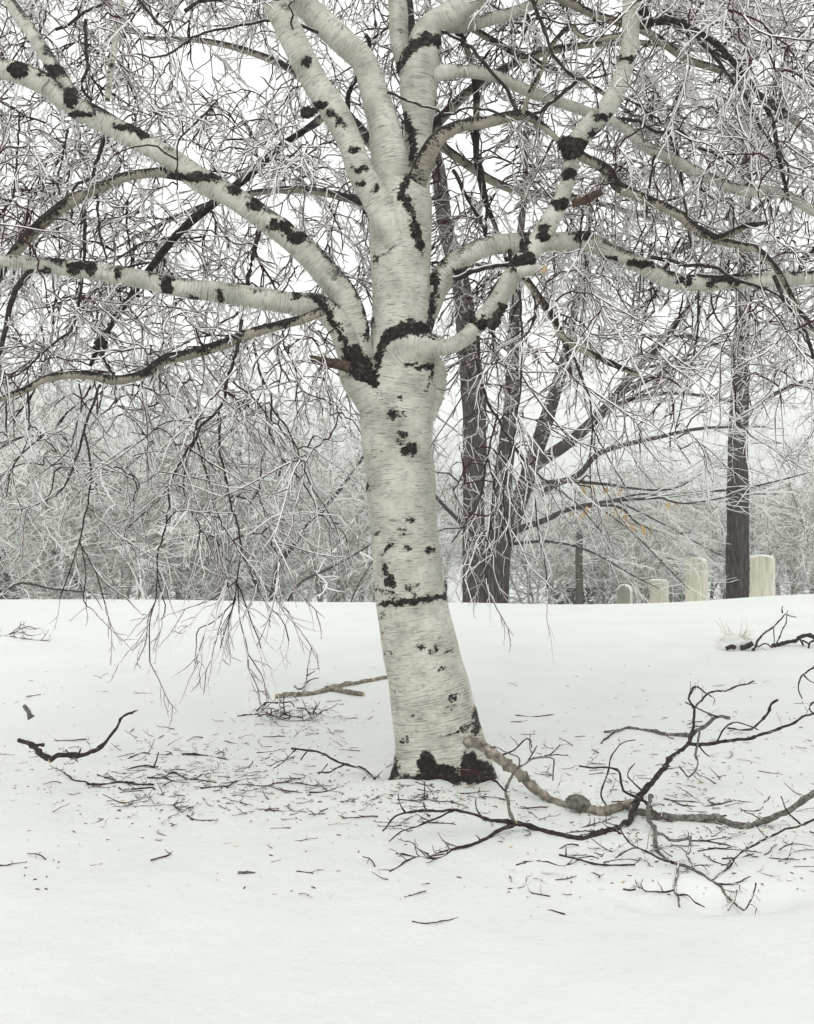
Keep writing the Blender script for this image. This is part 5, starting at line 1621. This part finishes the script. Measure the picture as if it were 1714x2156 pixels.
fallen('stick', 'thin stick with one twig standing upright from its end', 'stick', (294, 1616), [
    ([(333, 1615), (294, 1615), (258, 1621), (241, 1625)], 3.5, 3, None, IC, 'stem'),
    ([(325, 1614), (330, 1600), (334, 1584)], 3.5, 2.5, (-0.72, -0.72), IC, 'side_branch')])
fallen('stick', 'zigzag thin stick amid the left twig litter', 'stick', (360, 1635), [
    ([(310, 1637), (343, 1637), (364, 1627), (382, 1634), (408, 1640), (423, 1631)], 4, 3, None, IC, 'stem'),
    ([(343, 1638), (370, 1645), (400, 1648)], 3, 2, None, IC, 'side_branch')], twigs=0.05)
fallen('stick', 'thin stick with upturned tip, towards the birch from the zigzag one', 'stick', (460, 1657), [
    ([(423, 1660), (458, 1656), (484, 1656), (496, 1646)], 4, 3, None, IC, 'stem')])
fallen('stick', 'thin bent stick beside the thickest straight stick', 'stick', (295, 1590), [
    ([(270, 1597), (299, 1585), (317, 1588)], 3, 2.5, None, IC, 'stem')], twigs=0.1)
fallen('fallen_log', 'mottled sawn log with forked arm, lying behind the birch trunk', 'log', (650, 1466), [
    ([(580, 1467, 12), (614, 1464, 12), (652, 1461, 11), (682, 1455, 11), (709, 1446, 10), (747, 1439, 9), (809, 1427, 9), (850, 1420, 8)], 11, 9, None, PALE, 'stem'),
    ([(686, 1450), (700, 1452), (720, 1456), (742, 1460), (765, 1463)], 12, 10, None, PALE, 'arm')])
fallen('twig', 'upright forked twig standing in the snow behind the mottled log', 'twig', (640, 1456), [
    ([(640, 1456), (645, 1431), (648, 1407), (651, 1391)], 3, 1.6, (3.6, 3.6), [M_TWIG, M_ICE], 'stem'),
    ([(646, 1423), (655, 1418), (664, 1415)], 2.5, 1.8, (3.6, 3.5), [M_TWIG, M_ICE], 'side_twig'),
    ([(645, 1437), (655, 1430), (669, 1429)], 3, 2, (3.6, 3.55), [M_TWIG, M_ICE], 'side_twig'),
    ([(637, 1448), (630, 1452), (620, 1444)], 2.5, 2, (3.6, 3.5), [M_TWIG, M_ICE], 'side_twig')])
fallen('fallen_branch', 'tangled thin twiggy branch lying in front of the mottled log', 'branch', (610, 1500), [
    ([(539, 1497), (560, 1480), (577, 1479), (611, 1478), (619, 1488)], 3.5, 2.5, (2.1, 2.1), IC, 'stem'),
    ([(626, 1490), (648, 1496), (669, 1507)], 3, 2, (2.0, 1.9), IC, 'side_branch'),
    ([(560, 1482), (552, 1492), (563, 1504), (585, 1508), (610, 1512)], 2.6, 2, (2.0, 1.7), IC, 'side_branch'),
    ([(615, 1495), (600, 1505), (635, 1512), (640, 1520)], 2.6, 2, None, IC, 'side_branch'),
    ([(580, 1510), (610, 1518), (650, 1514), (665, 1505)], 2.4, 2, None, IC, 'side_branch'),
    ([(500, 1508), (540, 1504), (570, 1506)], 2.6, 2, None, IC, 'side_branch')], twigs=0.30, tl=(0.08, 0.24))
fallen('fallen_branch', 'arched thin dark branch with side twigs, left beside the birch foot', 'branch', (770, 1632), [
    ([(614, 1576), (630, 1578), (652, 1581), (677, 1586), (701, 1597), (726, 1609), (747, 1613), (765, 1617), (779, 1628), (791, 1640)], 4, 5, (-0.2, 0.0), IC, 'stem'),
    ([(622, 1579), (607, 1592), (598, 1605), (575, 1617)], 3, 2.2, (-0.2, -0.45), IC, 'side_branch'),
    ([(726, 1609), (703, 1622), (667, 1626)], 4, 3.5, (-0.1, -0.3), IC, 'side_branch'),
    ([(690, 1608), (681, 1622), (673, 1632)], 2.5, 2.5, (-0.3, -0.35), IC, 'side_branch'),
    ([(648, 1581), (638, 1592), (630, 1603)], 3, 2.5, (-0.2, -0.22), IC, 'side_branch')], twigs=0.06)
fallen('stick', 'stubby thick stick lying alone on the open snow', 'stick', (520, 1839), [([(501, 1838), (520, 1837), (538, 1837)], 7, 7, None, [M_LICHEN, M_ICE], 'stem')])
fallen('stick', 'short thin knobbly stick near the stubby thick one', 'stick', (640, 1837), [([(624, 1834), (640, 1836), (659, 1839)], 3, 3, None, IC, 'stem')], twigs=0.1)
fallen('stick', 'thin bow-shaped stick lying alone on the open snow', 'stick', (920, 1945), [([(868, 1940), (890, 1944), (920, 1945), (945, 1939), (966, 1930)], 3, 2.5, None, IC, 'stem')])
fallen('fallen_branch', 'straight grey branch with forked tip behind the large fallen limb', 'branch', (1371, 1543), [
    ([(1451, 1549), (1394, 1545), (1371, 1539), (1322, 1532), (1302, 1539), (1273, 1542)], 9, 5, None, LI, 'stem'),
    ([(1292, 1542), (1278, 1553), (1265, 1565)], 5, 4, None, IC, 'side_branch')], twigs=0.04)
fallen('fallen_branch', 'short dark branch angled up out of the snow behind the large limb', 'branch', (1586, 1532), [
    ([(1638, 1473), (1624, 1483), (1615, 1505), (1586, 1531)], 6, 4.5, (0.95, 1.05), IC, 'stem'),
    ([(1532, 1533), (1561, 1537), (1586, 1537)], 4, 4, None, IC, 'side_branch')])
fallen('stick', 'dark branching stick lying below the left arm of the large limb', 'stick', (1240, 1818), [
    ([(1178, 1800), (1225, 1812), (1260, 1822), (1294, 1822), (1337, 1822)], 5, 3.5, None, IC, 'stem'),
    ([(1192, 1802), (1192, 1786)], 3.5, 2.5, (-2.02, -2.02), IC, 'side_branch'),
    ([(1215, 1808), (1245, 1803), (1262, 1807)], 3, 2.5, None, IC, 'side_branch'),
    ([(1270, 1816), (1318, 1807), (1345, 1812)], 3, 2.5, None, IC, 'side_branch')], twigs=0.05)
fallen('stick', 'wavy thin stick left of the dark branching stick', 'stick', (1150, 1818), [
    ([(1087, 1821), (1113, 1814), (1154, 1815), (1193, 1822), (1213, 1800)], 3.5, 2.2, None, IC, 'stem')])
fallen('stick', 'long thin stick in the twig heap beside the hollow', 'stick', (1520, 1776), [
    ([(1455, 1770), (1490, 1772), (1530, 1779), (1570, 1787)], 4, 3, None, IC, 'stem'),
    ([(1480, 1771), (1520, 1765), (1560, 1753)], 3, 2.5, None, IC, 'side_branch')], twigs=0.05)
fallen('stick', 'forked thin stick nearest the hollow in the twig heap', 'stick', (1520, 1788), [
    ([(1470, 1792), (1500, 1787), (1545, 1788), (1600, 1794)], 4, 3, None, IC, 'stem'),
    ([(1610, 1800), (1625, 1790), (1638, 1780)], 3, 2, None, IC, 'side_branch')], twigs=0.06)
fallen('stick', 'straight stick pointing at the long upper arm beside the hollow', 'stick', (1550, 1806), [
    ([(1521, 1808), (1550, 1806), (1585, 1801)], 4, 2.5, None, IC, 'stem')])
fallen('stick', 'gently curved stick lying between the limb stem and the snow hollow of the knot', 'stick', (1480, 1694), [
    ([(1398, 1682), (1420, 1687), (1440, 1697), (1490, 1697), (1510, 1694), (1540, 1687)], 3.5, 3, None, IC, 'stem')], twigs=0.03)
fallen('stick', 'bent thin stick with raised tip beside the gently curved one', 'stick', (1580, 1705), [
    ([(1560, 1706), (1590, 1707), (1605, 1700), (1620, 1677)], 3, 2.2, None, IC, 'stem')], twigs=0.05)
fallen('stick', 'straight twiggy stick lying in front of the long low limb', 'stick', (1670, 1810), [
    ([(1620, 1806), (1645, 1809), (1672, 1809)], 3, 2.5, None, IC, 'stem')])
fallen('stick', 'dark stick reaching out of the picture beside the straight twiggy one', 'stick', (1700, 1824), [
    ([(1672, 1824), (1700, 1824), (1740, 1822)], 3, 3, None, IC, 'stem')])
fallen('stick', 'stout dark stick at the snow edge nearest the hollow', 'stick', (1330, 1874), [
    ([(1312, 1872), (1325, 1874), (1339, 1875)], 4, 3, None, IC, 'stem')])
fallen('stick', 'thin stick lying behind the birch towards the clump', 'stick', (1140, 1508), [
    ([(1085, 1506), (1110, 1508), (1140, 1508), (1165, 1504)], 2.5, 2, None, IC, 'stem')])
fallen('fallen_branch', 'thin drooping branch tip at the far right of the snow', 'branch', (1700, 1480), [
    ([(1740, 1380), (1714, 1401), (1693, 1421), (1684, 1439), (1684, 1456), (1690, 1472)], 4, 2.5, (1.7, 1.6), IC, 'stem'),
    ([(1693, 1422), (1705, 1432), (1720, 1440)], 3, 2, (1.65, 1.6), IC, 'side_branch'),
    ([(1730, 1480), (1712, 1478), (1705, 1492), (1718, 1505)], 4, 3, (1.5, 1.5), IC, 'side_branch')])
# far right: broken branch and its log
yq = G(1600, 1366)[1]
fallen('fallen_branch', 'leaning dark broken branch beside the grass clump', 'branch', (1586, 1370), [
    (zF([(945, 1525), (1020, 1400), (1100, 1300), (1200, 1230), (1280, 1150), (1340, 1075), (1390, 1080), (1490, 1110)]), 5, 1.5, (yq, yq + .2), IC, 'stem'),
    (zF([(1320, 1060), (1310, 990), (1330, 960)]), 2.5, 1.6, (yq + .15, yq + .15), IC, 'side_branch'),
    (zF([(1000, 1480), (1110, 1440), (1190, 1495)]), 3, 2.5, (yq, yq - .1), IC, 'side_branch'),
    (zF([(1205, 1230), (1212, 1330), (1210, 1435)]), 2, 2, (yq + .1, yq + .2), IC, 'side_branch')], twigs=0.06, tl=(.06, .15))
fallen('fallen_branch', 'thick black branch lying behind the leaning broken one', 'branch', (1660, 1358), [
    (zF([(1195, 1475), (1300, 1440), (1480, 1400), (1530, 1355), (1640, 1330), (1714, 1362), (1800, 1400)]), 8, 8, (yq + .15, yq + .1), DK, 'stem'),
    (zF([(1245, 1425), (1350, 1200), (1390, 1020)]), 2.6, 1.6, (yq + .2, yq + .25), IC, 'side_branch'),
    (zF([(1540, 1385), (1560, 1430), (1570, 1470)]), 5, 3, (yq + .1, yq + .05), DK, 'side_branch'),
    (zF([(1570, 1400), (1620, 1430), (1660, 1450)]), 4, 3, (yq + .1, yq), DK, 'side_branch'),
    (zF([(1714, 1400), (1670, 1430), (1645, 1495)]), 5, 3, (yq + .05, yq), DK, 'side_branch')])
fallen('fallen_branch', 'faint frosted branch tips on the snow at the far left', 'branch', (30, 1345), [
    ([(-30, 1342), (20, 1335), (55, 1320), (78, 1325)], 2.5, 1.6, (7.3, 7.3), [M_TWIG, M_ICE], 'stem'),
    ([(10, 1338), (50, 1345), (105, 1350)], 2, 1.5, (7.3, 7.0), [M_TWIG, M_ICE], 'side_twig'),
    ([(20, 1336), (40, 1322), (60, 1338), (85, 1335)], 2, 1.4, (7.3, 7.2), [M_TWIG, M_ICE], 'side_twig')], twigs=0.12, tl=(.08, .2))

# snow-covered clump with dry grass
def clump():
    A = G(1545, 1366)
    A[2] = float(ground(A[0], A[1]))
    t = empty('snow_clump', tuple(A)); tag(t, 'small snow-capped mound of dry pale grass and dark wood', 'clump')
    k = (A[1] + DC) / F
    nu, nv = 28, 12
    V = []
    for i in range(nv + 1):
        ph = (i / nv) * math.pi * 0.5
        for j in range(nu):
            a = 2 * math.pi * j / nu
            rr = math.cos(ph) ** 0.8
            n = 1 + 0.22 * noise.noise(Vector((math.cos(a) * 1.6, math.sin(a) * 1.6, ph * 2)))
            V.append((math.cos(a) * rr * 33 * k * n, math.sin(a) * rr * 26 * k * n, math.sin(ph) * 30 * k * n - 0.02))
    Q = [[i * nu + j, i * nu + (j + 1) % nu, (i + 1) * nu + (j + 1) % nu, (i + 1) * nu + j] for i in range(nv) for j in range(nu)]
    link('snow_cap', mesh_data('snow_cap', V, Q, [M_SNOW]), t)
    b = Batch()
    for q in range(260):
        a = rng.uniform(0, 6.28); r0 = rng.uniform(0.2, 1.0)
        p = np.array([math.cos(a) * r0 * 30 * k, math.sin(a) * r0 * 20 * k + 4 * k, rng.uniform(2, 20) * k])
        d = nrm(np.array([rng.normal(.15, .8), rng.normal(0, .5), 1.0 if rng.rand() < .4 else 0.15]))
        L = rng.uniform(8, 30) * k * (1 + 0.6 * math.cos(a - 0.6))
        m = p + d * L * .5; e = m + nrm(d + np.array([rng.normal(0, .4), rng.normal(0, .3), -rng.rand() * .7])) * L * .5
        V_, Q_, S_ = tube(np.array([p, m, e]), [0.55 * k, .45 * k, .22 * k], 3); b.add(V_, Q_, np.zeros(len(Q_), int))
    for x, z in ((-32, 66), (-38, 60), (18, 62), (30, 50), (-18, 58)):
        p = np.array([x * .35 * k, 0, 14 * k]); e = np.array([x * k, 0, z * k]); m = (p + e) / 2 + np.array([3 * k, 0, 2 * k])
        V_, Q_, S_ = tube(np.array([p, m, e]), [.9 * k, .7 * k, .4 * k], 4); b.add(V_, Q_, np.zeros(len(Q_), int))
    tag(link('dry_grass', b.data('dry_grass', [M_GRASS]), t), kind='stuff')
    for pts, w in (([(8, -24, 5), (18, -30, 8), (30, -34, 16)], 5.5), ([(-22, -22, 3), (-12, -27, 8), (-4, -28, 5)], 4.5)):
        C = np.array([[x * k, y * k, z * k, w * k] for x, y, z in pts])
        S = spline(C, 0.01); V_, Q_, s_ = tube(S[:, :3], S[:, 3] * (1 + rng.normal(0, .1, len(S))), 9)
        e = len(V_); V_ = np.vstack([V_, S[-1:, :3]]); T = [[e - 9 + i, e - 9 + (i + 1) % 9, e] for i in range(9)]
        link('dark_wood', mesh_data('dark_wood', V_, Q_, [M_BRANCH], T=T), t)
clump()

# ---------------------------------------------------------------- small twigs scattered on the snow
TWV = []
for k in range(14):
    r = np.random.RandomState(900 + k); b = Batch()
    def poly(pts, r0, r1):
        V, Q, S = tube(np.array(pts), np.linspace(r0, r1, len(pts)), 6); b.add(V, Q, np.where(S == 0, 0, 1) if k % 3 == 0 else np.ones(len(Q), int))
    L = 1.0; n = 6
    p = np.array([-.5, 0, 0.0]); a = 0.0; pts = [p.copy()]
    for i in range(n):
        a += r.normal(0, .30); p = p + np.array([math.cos(a), math.sin(a), r.normal(0, .05)]) / n; p[2] = max(p[2], -0.01); pts.append(p.copy())
        if r.rand() < .6:
            aa = a + r.choice([-1, 1]) * r.uniform(.5, 1.0); l2 = r.uniform(.08, .30)
            poly([p.copy(), p + np.array([math.cos(aa), math.sin(aa), r.uniform(0, .3)]) * l2 * .5, p + np.array([math.cos(aa + .2), math.sin(aa + .2), r.uniform(0, .4)]) * l2], .014, .008)
    poly(pts, .022, .010)
    TWV.append(b.data('fallen_twig', [M_ICE, M_TWIG]))

def litter_px():
    while True:
        u = rng.rand()
        if u < 0.34: px, py = rng.normal(430, 190), rng.normal(1640, 45)
        elif u < 0.60: px, py = rng.normal(1420, 230), rng.normal(1690, 90)
        elif u < 0.72: px, py = rng.normal(900, 130), rng.normal(1690, 30)
        elif u < 0.80: px, py = rng.normal(640, 60), rng.normal(1520, 35)
        else: px, py = rng.uniform(-20, 1730), rng.uniform(1390, 1890)
        if -30 < px < 1740 and 1380 < py < 1930 and not (815 < px < 1050 and py < 1650): return px, py
for k in range(285):
    px, py = litter_px()
    q = G(px, py)
    L = rng.uniform(0.05, 0.25) * (0.6 if rng.rand() < .5 else 1.0)
    o = link('fallen_twig', TWV[rng.randint(0, 14)])
    o.location = q + np.array([0, 0, 0.004])
    o.rotation_euler = (rng.normal() * .09, rng.normal() * .09, rng.normal(0, 0.7) + (math.pi if rng.rand() < .5 else 0))
    o.scale = (L, L, max(L * 0.9, 0.1))
    tag(o, 'short thin dark broken twig lying loose on the snow', 'twig', 'small twigs littering the snow')
tb = Batch(); tp, td, tl2 = [], [], []
for k in range(420):
    px, py = litter_px()
    q = G(px, py); a = rng.uniform(0, 6.28)
    tp.append(q + [0, 0, .003]); td.append([math.cos(a), math.sin(a) * .8, rng.uniform(-.05, .18)]); tl2.append(rng.uniform(.04, .15))
place_sprigs(tb, SHORT, np.array(tp), td, tl2)
o = link('twig_litter', tb.data('twig_litter', [M_ICE, M_TWIG])); tag(o, 'scattered fine twig fragments strewn thinly over the snow', 'litter', kind='stuff')
# crumbs of bark, buds and seed scales
cb = Batch()
for k in range(900):
    px, py = litter_px()
    q = G(px, py)
    a = rng.uniform(0, 6.28); L = rng.uniform(0.004, 0.03); w = rng.uniform(0.0012, 0.003)
    d = np.array([math.cos(a), math.sin(a) , rng.uniform(-.1, .2)])
    V, Q, S = tube(np.array([q + [0, 0, .002], q + d * L * .5 + [0, 0, .003], q + d * L + [0, 0, .002]]), [w, w * 1.2, w * .5], 3)
    cb.add(V, Q, np.full(len(Q), 0 if rng.rand() < .7 else (1 if rng.rand() < .6 else 2)))
o = link('bark_crumbs', cb.data('bark_crumbs', [M_TWIG, M_DEADBARK, M_LEAF])); tag(o, 'tiny crumbs of bark, buds and seed scales on the snow', 'litter', kind='stuff')
# chunks of fallen ice
cb = Batch()
for k in range(700):
    px, py = litter_px(); q = G(px, py); a = rng.uniform(0, 6.28); L = rng.uniform(0.008, 0.05); w = rng.uniform(0.002, 0.005)
    d = np.array([math.cos(a), math.sin(a), rng.uniform(0, .15)])
    V, Q, S = tube(np.array([q, q + d * L * .5 + [0, 0, .003], q + d * L]), [w * .7, w, w * .6], 4); cb.add(V, Q, np.zeros(len(Q), int))
o = link('ice_chips', cb.data('ice_chips', [M_ICICLE])); tag(o, 'slivers of clear ice fallen from the twigs onto the snow', 'ice', kind='stuff')

# ---------------------------------------------------------------- haze
def haze(density):
    x0, x1, y0, y1, z0, z1 = -150, 150, -35, 262, -8.5, 16
    V = [(x, y, z) for z in (z0, z1) for y in (y0, y1) for x in (x0, x1)]
    Q = [[0, 2, 3, 1], [4, 5, 7, 6], [0, 1, 5, 4], [2, 6, 7, 3], [0, 4, 6, 2], [1, 3, 7, 5]]
    m = bpy.data.materials.new('haze_air'); m.use_nodes = True
    nt = m.node_tree; nt.nodes.clear()
    out = nt.nodes.new('ShaderNodeOutputMaterial'); v = nt.nodes.new('ShaderNodeVolumePrincipled')
    v.inputs['Color'].default_value = (0.97, 0.98, 0.975, 1)
    v.inputs['Density'].default_value = density
    nt.links.new(v.outputs[0], out.inputs['Volume'])
    o = link('haze', mesh_data('haze', V, Q, [m], smooth=False)); tag(o, 'thin pale winter haze in the air', 'haze', kind='stuff')
haze(0.0030)
